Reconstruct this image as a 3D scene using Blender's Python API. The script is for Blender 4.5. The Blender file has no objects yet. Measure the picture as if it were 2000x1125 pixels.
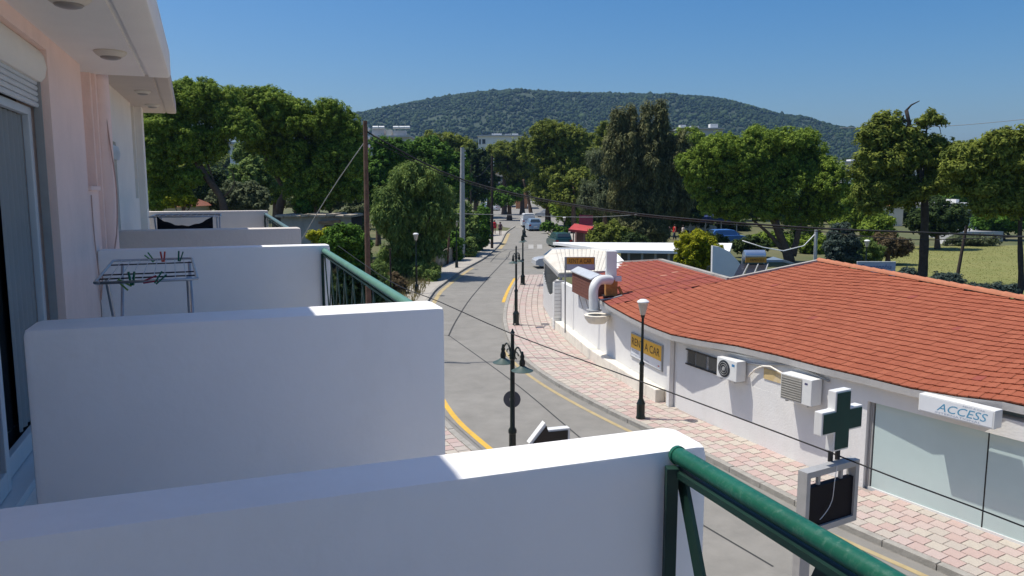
import bpy, bmesh, math, random
import numpy as np
from mathutils import Vector, Matrix
random.seed(7); rng = np.random.default_rng(11)
SC = bpy.context.scene; COL = SC.collection; R = math.radians

# ------------------------------------------------------------------ camera, sky, sun, exposure
CAMH = 6.5; TP = .1293; PITCH = math.atan(TP); FPX = 1500.0
cam = bpy.data.cameras.new('camera'); camo = bpy.data.objects.new('camera', cam); COL.objects.link(camo)
camo.location = (0, 0, CAMH); camo.rotation_euler = (R(90) - PITCH, 0, 0)
cam.sensor_width = 36; cam.lens = 36 * FPX / 2000; cam.clip_start = .05; cam.clip_end = 12000
SC.camera = camo
SUN_EL = R(67); SHX, SHY = .989, -.148               # direction in which shadows fall on the ground
tosun = Vector((-SHX * math.cos(SUN_EL), -SHY * math.cos(SUN_EL), math.sin(SUN_EL)))
w = bpy.data.worlds.new('World'); SC.world = w; w.use_nodes = True
nt = w.node_tree; bg = nt.nodes['Background']; sky = nt.nodes.new('ShaderNodeTexSky')
sky.sky_type = 'NISHITA'; sky.sun_disc = False; sky.sun_elevation = SUN_EL
sky.sun_rotation = math.atan2(tosun.x, tosun.y); sky.altitude = 0; sky.air_density = 1.0; sky.dust_density = 2.0; sky.ozone_density = 5.0
hs = nt.nodes.new('ShaderNodeHueSaturation'); hs.inputs['Saturation'].default_value = 1.38; nt.links.new(sky.outputs[0], hs.inputs['Color']); nt.links.new(hs.outputs[0], bg.inputs[0]); bg.inputs[1].default_value = .1
sl = bpy.data.lights.new('sun', 'SUN'); sl.energy = 3.8; sl.angle = R(.5); sl.color = (1, .95, .87)
so = bpy.data.objects.new('sun', sl); COL.objects.link(so); so.rotation_euler = tosun.to_track_quat('Z', 'Y').to_euler()
vs = SC.view_settings; vs.view_transform = 'Standard'; vs.look = 'None'; vs.gamma = 1; vs.exposure = 0.3
SC.cycles.max_bounces = 8; SC.cycles.transparent_max_bounces = 12

# ------------------------------------------------------------------ pixel -> place
GS = .011
_c, _s = math.cos(PITCH), math.sin(PITCH)
def ray(x, y):
    a = (x - 1000) / FPX; b = -(y - 562.5) / FPX
    return Vector((a, _c + b * _s, -_s + b * _c))
def gz(Y): return GS * (min(max(Y, -40), 250) - 12)
def GZ(x, y, z): d = ray(x, y); return Vector((0, 0, CAMH)) + d * ((z - CAMH) / d.z)
def GR(x, y, o=0):
    d = ray(x, y); return Vector((0, 0, CAMH)) + d * ((-12 * GS - CAMH + o) / (d.z - GS * d.y))
def AT(x, y, Y): d = ray(x, y); return Vector((0, 0, CAMH)) + d * (Y / d.y)
TH = math.atan((1000 - 443) / FPX * _c)
BU = Vector((-math.sin(TH), math.cos(TH), 0)); BV = Vector((math.cos(TH), math.sin(TH), 0)); UP = Vector((0, 0, 1))
def B(a, b, z): return BU * a + BV * b + UP * z       # frame of the flats: a along the street, b out of the facade

# ------------------------------------------------------------------ materials
MATS = {}
def M(name, col, rough=.7, var=.12, scale=6, bump=0, bscale=60, metal=0, spec=.4, col2=None, dirt=None, trans=0):
    if name in MATS: return MATS[name]
    m = bpy.data.materials.new(name); m.use_nodes = True; n = m.node_tree; L = n.links.new
    p = n.nodes['Principled BSDF']; p.inputs['Roughness'].default_value = rough; p.inputs['Metallic'].default_value = metal
    p.inputs['Specular IOR Level'].default_value = spec
    if trans: p.inputs['Transmission Weight'].default_value = trans
    tc = n.nodes.new('ShaderNodeTexCoord')
    nz = n.nodes.new('ShaderNodeTexNoise'); nz.inputs['Scale'].default_value = scale; nz.inputs['Detail'].default_value = 6; nz.inputs['Roughness'].default_value = .65
    L(tc.outputs['Object'], nz.inputs['Vector'])
    rp = n.nodes.new('ShaderNodeValToRGB'); rp.color_ramp.elements[0].position = .3; rp.color_ramp.elements[1].position = .7
    c2 = col2 or tuple(min(1, c * (1 + var)) for c in col); c1 = col if col2 else tuple(c * (1 - var) for c in col)
    rp.color_ramp.elements[0].color = (*c1, 1); rp.color_ramp.elements[1].color = (*c2, 1)
    L(nz.outputs[0], rp.inputs[0]); out = rp.outputs[0]
    if dirt:                                          # (colour, scale, amount): streaky stains with a shape of their own
        n2 = n.nodes.new('ShaderNodeTexNoise'); n2.inputs['Scale'].default_value = dirt[1]; n2.inputs['Detail'].default_value = 8; n2.inputs['Roughness'].default_value = .75
        mp = n.nodes.new('ShaderNodeMapping'); mp.inputs['Scale'].default_value = (1, 1, .45); L(tc.outputs['Object'], mp.inputs[0]); L(mp.outputs[0], n2.inputs['Vector'])
        r2 = n.nodes.new('ShaderNodeValToRGB'); r2.color_ramp.elements[0].position = .52; r2.color_ramp.elements[1].position = .78
        r2.color_ramp.elements[0].color = (0, 0, 0, 1); r2.color_ramp.elements[1].color = (dirt[2],) * 3 + (1,)
        L(n2.outputs[0], r2.inputs[0]); mx = n.nodes.new('ShaderNodeMix'); mx.data_type = 'RGBA'
        L(r2.outputs[0], mx.inputs[0]); L(out, mx.inputs[6]); mx.inputs[7].default_value = (*dirt[0], 1); out = mx.outputs[2]
    L(out, p.inputs['Base Color'])
    if bump:
        nb = n.nodes.new('ShaderNodeTexNoise'); nb.inputs['Scale'].default_value = bscale; nb.inputs['Detail'].default_value = 5; L(tc.outputs['Object'], nb.inputs['Vector'])
        bp = n.nodes.new('ShaderNodeBump'); bp.inputs['Strength'].default_value = bump; bp.inputs['Distance'].default_value = .02
        L(nb.outputs[0], bp.inputs['Height']); L(bp.outputs[0], p.inputs['Normal'])
    MATS[name] = m; return m
def MLEAF(name, dark, light, tr=.35, nscale=.8):
    if name in MATS: return MATS[name]
    m = bpy.data.materials.new(name); m.use_nodes = True; n = m.node_tree; L = n.links.new
    p = n.nodes['Principled BSDF']; p.inputs['Roughness'].default_value = .75; p.inputs['Specular IOR Level'].default_value = .15
    g = n.nodes.new('ShaderNodeNewGeometry'); rp = n.nodes.new('ShaderNodeValToRGB')
    rp.color_ramp.elements[0].color = (*dark, 1); rp.color_ramp.elements[1].color = (*light, 1); L(g.outputs['Random Per Island'], rp.inputs[0])
    tc = n.nodes.new('ShaderNodeTexCoord'); nz = n.nodes.new('ShaderNodeTexNoise'); nz.inputs['Scale'].default_value = nscale; nz.inputs['Detail'].default_value = 5; L(tc.outputs['Object'], nz.inputs['Vector'])
    mx = n.nodes.new('ShaderNodeMix'); mx.data_type = 'RGBA'; mx.blend_type = 'MULTIPLY'; mx.inputs[0].default_value = .7
    r2 = n.nodes.new('ShaderNodeValToRGB'); r2.color_ramp.elements[0].position = .3; r2.color_ramp.elements[0].color = (.55, .6, .6, 1); r2.color_ramp.elements[1].position = .7; r2.color_ramp.elements[1].color = (1.25, 1.15, 1, 1)
    L(nz.outputs[0], r2.inputs[0]); L(rp.outputs[0], mx.inputs[6]); L(r2.outputs[0], mx.inputs[7]); L(mx.outputs[2], p.inputs['Base Color'])
    t = n.nodes.new('ShaderNodeBsdfTranslucent'); L(mx.outputs[2], t.inputs[0]); ms = n.nodes.new('ShaderNodeMixShader'); ms.inputs[0].default_value = tr
    L(p.outputs[0], ms.inputs[1]); L(t.outputs[0], ms.inputs[2]); L(ms.outputs[0], n.nodes['Material Output'].inputs[0])
    MATS[name] = m; return m
WHITE = M('white_render', (.88, .865, .845), .85, .03, 1.4, .12, 14, dirt=((.60, .58, .54), 1.1, .28))
PINK = M('pink_render', (.94, .71, .62), .85, .04, 2, .12, 40, dirt=((.62, .42, .34), 1.3, .35))
CREAM = M('cream_render', (.86, .80, .70), .85, .04, 2, .12, 40)
SOFFIT = M('soffit_paint', (.86, .82, .76), .85, .03, 2, .12, 60)
GREYPLASTER = M('grey_beige_render', (.66, .60, .54), .85, .05, 2, .12, 40)
SHOPWHITE = M('shop_white_render', (.74, .73, .70), .85, .04, 1.6, .3, 22, dirt=((.58, .55, .49), .9, .4))
PLINTH = M('plinth_stained', (.76, .71, .60), .9, .1, 3, .5, 30, dirt=((.42, .38, .3), 2.2, .75))
GREEN = M('green_enamel', (.010, .105, .066), .36, .2, 9, .1, 40, dirt=((.22, .33, .27), 90, .4))
GREEN_PALE = M('green_enamel_faded', (.11, .25, .19), .45, .15, 9)
GREEN_DARK = M('green_iron_dark', (.01, .035, .026), .45, .2, 9)
BLACKGREEN = M('lamp_green_black', (.008, .014, .012), .35, .25, 12)
ASPHALT = M('asphalt', (.235, .223, .197), .92, .12, 1.4, .3, 90, dirt=((.31, .294, .26), .3, .8))
CONC = M('concrete_kerb', (.34, .32, .28), .92, .2, 4, .5, 30, dirt=((.16, .15, .13), 2.5, .7))
PAVEBED = M('paving_joint', (.34, .285, .25), .95, .15, 4)
GLASSDARK = M('dark_glass', (.02, .025, .028), .06, .2, 2, spec=.7)
ALU = M('white_aluminium', (.62, .65, .66), .4, .05, 3)
DARKMETAL = M('dark_metal', (.02, .02, .022), .4, .2, 9)
GREYMETAL = M('grey_painted_steel', (.36, .36, .35), .5, .08, 6, dirt=((.22, .2, .18), 4, .4))
STEEL = M('steel_wire', (.42, .43, .46), .35, .1, 9, metal=.7)
WOOD = M('pole_wood', (.135, .078, .052), .9, .35, 5, .5, 40)
BARK = M('pine_bark', (.13, .085, .06), .95, .35, 6, .8, 25)
CABLE = M('cable_rubber', (.012, .012, .013), .6, .1, 9)
BLACK = M('black_plastic', (.008, .008, .01), .3, .2, 9)
YELLOW = M('yellow_paint', (.66, .40, .06), .85, .15, 3, dirt=((.33, .29, .22), 2.4, .75))
YELLOW_WORN = M('yellow_paint_worn', (.42, .33, .17), .9, .15, 3, dirt=((.27, .26, .235), 1.5, .95))
PLASTICWHITE = M('white_plastic', (.74, .74, .71), .45, .04, 3, dirt=((.5, .48, .42), 3, .3))

# ------------------------------------------------------------------ mesh helpers
class MB:
    def __init__(s): s.v = []; s.f = []
    def add(s, vs, fs): o = len(s.v); s.v += [Vector(q) for q in vs]; s.f += [tuple(i + o for i in f) for f in fs]; return s
    def boxv(s, o, ex, ey, ez):                        # corner + three edge vectors
        o = Vector(o); ex = Vector(ex); ey = Vector(ey); ez = Vector(ez)
        c = [o, o + ex, o + ex + ey, o + ey]; c += [q + ez for q in c]
        f = [(3, 2, 1, 0), (4, 5, 6, 7), (0, 1, 5, 4), (1, 2, 6, 5), (2, 3, 7, 6), (3, 0, 4, 7)]
        if ex.cross(ey).dot(ez) < 0: f = [t[::-1] for t in f]
        return s.add(c, f)
    def box(s, c, sx, sy, sz, rz=0):                   # centre of the base
        a = Vector((math.cos(rz), math.sin(rz), 0)) * sx; b = Vector((-math.sin(rz), math.cos(rz), 0)) * sy
        return s.boxv(Vector(c) - a / 2 - b / 2, a, b, (0, 0, sz))
    def bar(s, p, q, w, h):                            # square bar between two points
        p = Vector(p); q = Vector(q); d = (q - p).normalized(); r = d.cross(UP) if abs(d.z) < .95 else d.cross(Vector((1, 0, 0)))
        r.normalize(); t = r.cross(d).normalized(); return s.boxv(p - r * w / 2 - t * h / 2, q - p, r * w, t * h)
    def tube(s, pts, rad, n=8, cap=True):
        pts = [Vector(p) for p in pts]; rs = rad if isinstance(rad, (list, tuple)) else [rad] * len(pts)
        o = len(s.v); ref = None
        for i, p in enumerate(pts):
            d = (pts[min(i + 1, len(pts) - 1)] - pts[max(i - 1, 0)]).normalized()
            if ref is None: ref = d.orthogonal().normalized()
            ref = (ref - d * ref.dot(d)).normalized(); b = d.cross(ref)
            for k in range(n):
                a = 2 * math.pi * k / n; s.v.append(p + (ref * math.cos(a) + b * math.sin(a)) * rs[i])
        for i in range(len(pts) - 1):
            for k in range(n):
                a = o + i * n + k; b2 = o + i * n + (k + 1) % n; s.f.append((a, b2, b2 + n, a + n))
        if cap: s.f.append(tuple(o + k for k in range(n))[::-1]); e = o + (len(pts) - 1) * n; s.f.append(tuple(e + k for k in range(n)))
        return s
    def lathe(s, c, prof, n=12, axis=None):            # prof: (radius, height)
        c = Vector(c); o = len(s.v); q = Vector(axis).to_track_quat('Z', 'Y') if axis is not None else None
        for r, z in prof:
            for k in range(n):
                a = 2 * math.pi * k / n; v = Vector((r * math.cos(a), r * math.sin(a), z)); s.v.append(c + (q @ v if q else v))
        for i in range(len(prof) - 1):
            for k in range(n): a = o + i * n + k; b = o + i * n + (k + 1) % n; s.f.append((a, b, b + n, a + n))
        s.f.append(tuple(o + k for k in range(n))[::-1]); e = o + (len(prof) - 1) * n; s.f.append(tuple(e + k for k in range(n))); return s
    def prism(s, poly, ext):                           # polygon (3D points) pushed along ext
        n = len(poly); poly = [Vector(p) for p in poly]; ext = Vector(ext); nn = Vector((0, 0, 0))
        for i in range(n): nn += poly[i].cross(poly[(i + 1) % n])
        f = [tuple(range(n))[::-1], tuple(range(n, 2 * n))] + [(i, (i + 1) % n, (i + 1) % n + n, i + n) for i in range(n)]
        if nn.dot(ext) < 0: f = [t[::-1] for t in f]
        return s.add(poly + [p + ext for p in poly], f)
    def strip(s, A, Bp):                               # ribbon between two equally long point rows
        n = len(A); return s.add(list(A) + list(Bp), [(i, i + 1, n + i + 1, n + i) for i in range(n - 1)])
    def build(s, name, mat, parent=None, smooth=False, bevel=0, base=None):
        me = bpy.data.meshes.new(name); v = s.v
        if parent is not None: o0 = Vector(parent['_o']) if '_o' in parent else Vector((0, 0, 0))
        elif base is not None: o0 = Vector(base)
        else:
            xs = [p.x for p in v]; ys = [p.y for p in v]; o0 = Vector(((min(xs) + max(xs)) / 2, (min(ys) + max(ys)) / 2, min(p.z for p in v)))
        me.from_pydata([tuple(p - o0) for p in v], [], s.f); me.materials.append(mat); me.update()
        if bevel or True:
            bm = bmesh.new(); bm.from_mesh(me)
            if bevel: bmesh.ops.bevel(bm, geom=bm.edges[:], offset=bevel, segments=2, affect='EDGES', profile=.6)
            bmesh.ops.recalc_face_normals(bm, faces=bm.faces[:]) if not getattr(s, 'keep', False) else None
            bm.to_mesh(me); bm.free()
        if smooth: me.polygons.foreach_set('use_smooth', [True] * len(me.polygons))
        if smooth == 'auto': me.set_sharp_from_angle(angle=R(35))
        ob = bpy.data.objects.new(name, me); COL.objects.link(ob)
        if parent is not None: ob.parent = parent
        else: ob.location = o0
        ob['_o'] = tuple(o0); return ob
def tag(o, label, cat, group=None):
    o['label'] = label; o['category'] = cat
    if group: o['group'] = group
    return o
def struct(o): o['kind'] = 'structure'; return o
def stuff(o): o['kind'] = 'stuff'; return o
def thing(name, label, cat, loc=(0, 0, 0), group=None):
    o = bpy.data.objects.new(name, None); COL.objects.link(o); o.location = loc; o['_o'] = tuple(loc); o.empty_display_size = .2
    return tag(o, label, cat, group)
def copy_tree(o, parent=None, loc=None, rz=None, label=None):
    c = o.copy(); COL.objects.link(c); c.parent = parent
    if loc is not None: c.location = loc
    if rz is not None: c.rotation_euler = (0, 0, rz)
    if label: c['label'] = label
    for ch in o.children: copy_tree(ch, c)
    return c
def crom(pts, step):
    pts = [Vector(p) for p in pts]; out = []
    for i in range(len(pts) - 1):
        p0 = pts[max(i - 1, 0)]; p1 = pts[i]; p2 = pts[i + 1]; p3 = pts[min(i + 2, len(pts) - 1)]
        n = max(1, int((p2 - p1).length / step))
        for k in range(n):
            t = k / n; out.append(.5 * ((2 * p1) + (p2 - p0) * t + (2 * p0 - 5 * p1 + 4 * p2 - p3) * t * t + (3 * p1 - p0 - 3 * p2 + p3) * t ** 3))
    return out + [pts[-1]]
def resample(pts, step):
    d = [0]
    for i in range(1, len(pts)): d.append(d[-1] + (pts[i] - pts[i - 1]).length)
    n = max(1, int(round(d[-1] / step))); out = []; j = 0
    for k in range(n + 1):
        t = d[-1] * k / n
        while j < len(d) - 2 and d[j + 1] < t: j += 1
        out.append(pts[j].lerp(pts[j + 1], (t - d[j]) / max(1e-9, d[j + 1] - d[j])))
    return out
def text_mesh(txt, name, mat, parent, origin, ex, ey, height, width=None, depth=.004, shear=0):
    cu = bpy.data.curves.new('t', 'FONT'); cu.body = txt; cu.extrude = 0; cu.shear = shear; cu.resolution_u = 3
    ob = bpy.data.objects.new('t', cu); COL.objects.link(ob); dg = bpy.context.evaluated_depsgraph_get(); dg.update()
    me = bpy.data.meshes.new_from_object(ob.evaluated_get(dg)); bpy.data.objects.remove(ob)
    co = np.empty(len(me.vertices) * 3); me.vertices.foreach_get('co', co); co = co.reshape(-1, 3); co[:, 0] -= co[:, 0].min(); co[:, 1] -= co[:, 1].min()
    sy = height / max(1e-6, co[:, 1].max()); sx = width / co[:, 0].max() if width else sy
    ex = Vector(ex).normalized(); ey = Vector(ey).normalized(); nn = ex.cross(ey); o = Vector(origin) + nn * depth - Vector(parent['_o'])
    for i, v in enumerate(me.vertices): v.co = o + ex * (co[i, 0] * sx) + ey * (co[i, 1] * sy)
    me.materials.clear(); me.materials.append(mat); ob = bpy.data.objects.new(name, me); COL.objects.link(ob); ob.parent = parent; ob['_o'] = parent['_o']; return ob
def raw_mesh(name, V, F, mat, parent=None, smooth=False):       # big numpy meshes; F rows of 3 or 4
    me = bpy.data.meshes.new(name); o0 = np.array(parent['_o']) if parent is not None else np.zeros(3)
    V = np.asarray(V, float) - o0; F = np.asarray(F, np.int32); k = F.shape[1]
    me.vertices.add(len(V)); me.vertices.foreach_set('co', V.ravel()); me.loops.add(F.size); me.loops.foreach_set('vertex_index', F.ravel())
    me.polygons.add(len(F)); me.polygons.foreach_set('loop_start', np.arange(0, F.size, k, dtype=np.int32))
    if smooth: me.polygons.foreach_set('use_smooth', np.ones(len(F), bool))
    me.update(calc_edges=True); me.materials.append(mat); ob = bpy.data.objects.new(name, me); COL.objects.link(ob)
    if parent is not None: ob.parent = parent
    ob['_o'] = tuple(o0); return ob

# ------------------------------------------------------------------ ground, road, pavements
def onground(p, o=0): return Vector((p[0], p[1], gz(p[1]) + o))
GRND = M('dry_ground', (.15, .135, .065), .95, .3, .12, .3, 8, col2=(.07, .095, .03), dirt=((.22, .18, .10), .35, .6))
ys = [-5000, -40] + [y for y in range(-30, 250, 10)] + [250, 6000]; mb = MB()
mb.strip([Vector((-6000, y, gz(y))) for y in ys], [Vector((6000, y, gz(y))) for y in ys]); g = mb.build('ground', GRND, base=(0, 0, 0)); struct(g)
KR = crom([(a, b, 0) for a, b in [(.43, 53), (-.1, 46), (-.38, 40), (-.4, 35), (-.05, 30.3), (.55, 27.1), (1.3, 24.7), (2.2, 22.5), (3.15, 20.5), (4.35, 18.2), (5.35, 16), (6.25, 14.1), (7.36, 12.26), (9.5, 8.6), (12.5, 3.4), (18.5, -7), (27, -22), (37, -40)]], .4)
KL = crom([(a, b, 0) for a, b in [(.5, 110), (-.65, 97), (-1.2, 80), (-2.2, 66), (-3.6, 56), (-4.4, 48), (-4.6, 44), (-4.4, 36), (-3.6, 28), (-2.35, 22), (-1.0, 18.4), (1.2, 14), (4.2, 8.6), (8, 2), (13.5, -8), (21.5, -22), (31, -40)]], .5)
KR = resample(KR, .5); KL = resample(KL, .5)
FARR = crom([(a, b, 0) for a, b in [(9, 250), (7.5, 180), (5.2, 120), (4.4, 97), (5.2, 84), (7.2, 76), (9.5, 72)]], 3)
mb = MB()                                              # road sheet: left edge against right edge
LL = resample(crom([(2, 250, 0), (1.6, 180, 0), (.5, 110, 0)], 5)[:-1] + KL, .8); RR = resample(FARR + [Vector((9.5, 60, 0)), Vector((2.6, 54.4, 0))] + KR, .8)
n = 330; LL = resample(LL, sum((LL[i + 1] - LL[i]).length for i in range(len(LL) - 1)) / n); RR = resample(RR, sum((RR[i + 1] - RR[i]).length for i in range(len(RR) - 1)) / n)
n = min(len(LL), len(RR)); mb.strip([onground(p, .012) for p in LL[:n]], [onground(p, .012) for p in RR[:n]]); road = struct(mb.build('road', ASPHALT, base=(0, 0, 0)))
def offset(line, d):
    out = []
    for i, p in enumerate(line):
        t = (line[min(i + 1, len(line) - 1)] - line[max(i - 1, 0)]).normalized(); out.append(p + Vector((-t.y, t.x, 0)) * d)
    return out
def ribbon(name, line, d0, d1, o, mat, parent=road):
    return MB().strip([onground(p, o) for p in offset(line, d0)], [onground(p, o) for p in offset(line, d1)]).build(name, mat, parent)
road['_o'] = (0, 0, 0)
ribbon('yellow_line', KR[2:24], -.24, -.06, .018, YELLOW); ribbon('yellow_line', KR[46:], -.42, -.29, .018, YELLOW_WORN)
i0 = min(range(len(KL)), key=lambda i: abs(KL[i].y - 26)); ribbon('yellow_line', KL[i0:], .34, .5, .018, YELLOW)
i1 = min(range(len(KL)), key=lambda i: abs(KL[i].y - 58)); i2 = min(range(len(KL)), key=lambda i: abs(KL[i].y - 40)); ribbon('yellow_line', KL[i1:i2], .2, .45, .018, YELLOW_WORN)
i1 = min(range(len(KL)), key=lambda i: abs(KL[i].y - 96)); i2 = min(range(len(KL)), key=lambda i: abs(KL[i].y - 74)); ribbon('yellow_line', KL[i1:i2], .12, .5, .018, YELLOW_WORN)
ROADLINE = M('dark_road_line', (.045, .045, .043), .8, .2, 5)  # narrow dark lines laid just above the asphalt
def dark_line(pts, w=.05): ribbon('dark_road_line', crom([Vector((p.x, p.y, 0)) for p in (GR(*q) for q in pts)], .5), -w / 2, w / 2, .016, ROADLINE)
dark_line([(1130, 470), (1012, 487), (990, 505), (930, 570), (895, 620), (877, 655), (876.5, 657)], .07); dark_line([(866, 655), (877, 656)], .05); dark_line([(877, 656), (1000, 745), (1120, 845), (1250, 950), (1510, 1108)], .045)
dark_line([(958, 512), (975, 495), (990, 488)], .06); dark_line([(862, 517), (975, 512)], .05); dark_line([(955, 542), (1010, 543)], .04)
WPAINT = M('white_road_paint', (.38, .37, .345), .9, .1, 3, dirt=((.3, .28, .25), 2, .8))
for x in (1037, 1054): MB().add([onground(GR(x - 5, 478), .018), onground(GR(x + 5, 478), .018), onground(GR(x + 5, 486), .018), onground(GR(x - 5, 486), .018)], [(0, 1, 2, 3)]).build('crossing_bar', WPAINT, road)
# kerbs: one stone after another
def kerb(name, line, side, label, wd=.16, ht=.14):
    k = thing(name, label, 'kerb', (0, 0, 0)); k['kind'] = 'structure'
    st = resample(line, 1.0)
    for i in range(len(st) - 1):
        p = st[i]; q = st[i + 1]; d = (q - p).normalized(); nn = Vector((-d.y, d.x, 0)) * side; j = random.uniform(-.006, .006)
        mb = MB().boxv(onground(p + d * .008, -.05) + nn * j, (onground(q - d * .008, 0) - onground(p + d * .008, 0)), nn * wd, (0, 0, ht + .05 + random.uniform(-.004, .006)))
        mb.build('kerb_stone', CONC, k, bevel=.012)
    return k
kerb('kerb', KR, 1, 'grey concrete kerb along the pink and cream paving'); kerb('kerb', KL[::-1], 1, 'grey concrete kerb below the flats and the vacant lot')
WB = [Vector((a, b, 0)) for a, b in [(2.35, 53.5), (1.67, 40), (1.97, 34.33), (3.18, 27.45), (3.87, 24.6), (4.63, 21.8), (5.55, 19.6), (6.60, 17.35), (7.50, 15.75), (9.13, 12.97), (11.6, 8.75), (13.5, 5.5)]]
WBX = [Vector((13.5, 5.5, 0)), Vector((21.5, -8.5, 0)), Vector((39, -39, 0))]
PAVP = [M('paver_pink', (.49, .365, .322), .9, .1, 7, .4, 60, dirt=((.36, .29, .24), 3, .55)), M('paver_rose', (.505, .40, .358), .9, .1, 7, .4, 60, dirt=((.38, .31, .26), 3, .55)), M('paver_cream', (.50, .445, .372), .9, .12, 7, .4, 60, dirt=((.32, .28, .22), 3, .5)), M('paver_buff', (.465, .41, .352), .9, .12, 7, .4, 60, dirt=((.3, .26, .2), 3, .5))]
def inpoly(p, poly):
    c = False; j = len(poly) - 1
    for i in range(len(poly)):
        if (poly[i].y > p.y) != (poly[j].y > p.y) and p.x < (poly[j].x - poly[i].x) * (p.y - poly[i].y) / (poly[j].y - poly[i].y) + poly[i].x: c = not c
        j = i
    return c
def pavement(name, label, inner, outer, origin, near, many=300, zoff=.13):
    poly = inner + outer[::-1]; sid = thing(name, label, 'pavement'); sid['kind'] = 'structure'
    n = 90; li = resample(inner, sum((inner[i + 1] - inner[i]).length for i in range(len(inner) - 1)) / n); lo = resample(outer, sum((outer[i + 1] - outer[i]).length for i in range(len(outer) - 1)) / n)
    m = min(len(li), len(lo)); MB().strip([onground(p, zoff - .015) for p in li[:m]], [onground(p, zoff - .015) for p in lo[:m]]).build('paving_bed', PAVEBED, sid)
    s = .31; tiles = []
    # pavers follow the outer (kerb) line row by row
    base = resample(outer, s); rows = 18
    for r_ in range(rows):
        off = offset(base, (r_ + .5) * s + .175)
        for i in range(len(base) - 1):
            t = (base[i + 1] - base[i]); 
            if t.length < 1e-6: continue
            t.normalize(); p = (off[i] + off[i + 1]) / 2 + t * (s * .5 if r_ % 2 else 0)
            ln = (off[i + 1] - off[i]).length
            if inpoly(p, poly) and ln > .12: tiles.append((p, t, ln, (i + (r_ // 2)) % 2, r_))
    tiles.sort(key=lambda q: q[0].length if near is None else (q[0] - near).length)
    # bevelled prototype with a stepped outline, 1 x 1 m
    o = [(-.5, -.44), (0, -.5), (0, -.44), (.5, -.5), (.5, .44), (0, .5), (0, .44), (-.5, .5)]
    tops = [(x * .96, y * .96, 0) for x, y in o]; bots = [(x * .99, y * .99, -.03) for x, y in o]; k = len(o)
    F = [tuple(range(k))] + [(i, i + k, (i + 1) % k + k, (i + 1) % k) for i in range(k)]
    meshes = []
    for mt in PAVP:
        me = bpy.data.meshes.new('paver'); me.from_pydata(tops + bots, [], F); me.materials.append(mt); me.update(); meshes.append(me)
    rest = {}
    for idx, (p, t, ln, col, r_) in enumerate(tiles):
        c = (0 if random.random() < .6 else 1) if col else (2 if random.random() < .65 else 3)
        if random.random() < .10: c = (c + 2) % 4
        mtx = Matrix(((t.x * ln * .992, -t.y * s * .992, 0, p.x), (t.y * ln * .992, t.x * s * .992, 0, p.y), (0, GS * s, 1, gz(p.y) + zoff + random.uniform(-.003, .003)), (0, 0, 0, 1)))
        if idx < many:
            ob = bpy.data.objects.new('paver', meshes[c]); COL.objects.link(ob); ob.parent = sid; ob.matrix_local = mtx
        else:
            b = rest.setdefault(c, MB()); b.keep = True; b.add([mtx @ Vector(q) for q in tops + bots], F)
    for c, b in rest.items(): stuff(b.build('pavers', PAVP[c], sid))
    return sid
inn = resample(WB, .5)
KRn = [p for p in KR if p.y > 3]; pavement('pavement', 'pink and cream paved pavement along the tile-roofed shop', inn, KRn, None, Vector((6, 15, 0)))
kl = [p for p in KL[::-1] if 4 < p.y < 30]; kin = offset(kl, 2.6)
pavement('pavement', 'pink and cream paved strip in front of the flats', kin, kl, None, Vector((-1.6, 19, 0)), 60)
kl2 = [p for p in KL if 40 < p.y < 100]; SIDE = M('worn_concrete_pavement', (.40, .37, .32), .95, .12, 1.5, .3, 20, dirt=((.25, .22, .18), .8, .6))
struct(MB().strip([onground(p, .13) for p in offset(kl2, -.15)], [onground(p, .13) for p in offset(kl2, -1.9)]).build('pavement', SIDE, base=(0, 0, 0)))
struct(MB().strip([onground(Vector((4.5, 110, 0)), .09), onground(Vector((4.4, 97, 0)), .09), onground(Vector((5.3, 84, 0)), .09), onground(Vector((7.3, 76, 0)), .09)], [onground(Vector((12, 110, 0)), .09), onground(Vector((12, 97, 0)), .09), onground(Vector((14, 84, 0)), .09), onground(Vector((15, 76, 0)), .09)]).build('pavement', SIDE, base=(0, 0, 0)))

jn = [(985, 444), (1062, 453), (1125, 447), (1092, 424), (1068, 396), (1012, 386), (1002, 400), (962, 411), (905, 391), (888, 399), (948, 427)]
struct(MB().add([onground(GR(*q), .016) for q in jn], [tuple(range(len(jn)))]).build('road', ASPHALT, base=(0, 0, 0)))

ka = resample([p for p in KR if p.y <= 3.3], 2); kb = resample(WBX, sum((WBX[i + 1] - WBX[i]).length for i in range(2)) / (len(ka) - 1)); m_ = min(len(ka), len(kb))
struct(MB().strip([onground(p, .12) for p in offset(ka, .17)[:m_]], [onground(p, .12) for p in kb[:m_]]).build('pavement', M('far_paving', (.50, .42, .36), .9, .12, 1.5), base=(0, 0, 0)))
ka = resample([p for p in KL if p.y <= 4.3], 2); struct(MB().strip([onground(p, .12) for p in offset(ka, -.17)], [onground(p, .12) for p in offset(ka, -2.8)]).build('pavement', MATS['far_paving'], base=(0, 0, 0)))

IRON = M('cast_iron', (.09, .085, .08), .7, .2, 8)
for q, r_ in (((918, 534), .33),):
    c = onground(GR(*q), .014); mh = MB().lathe(c, [(r_, 0), (r_, .006), (r_ * .93, .006), (r_ * .92, .003), (.01, .003)], 22).build('manhole_cover', IRON, road)

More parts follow.
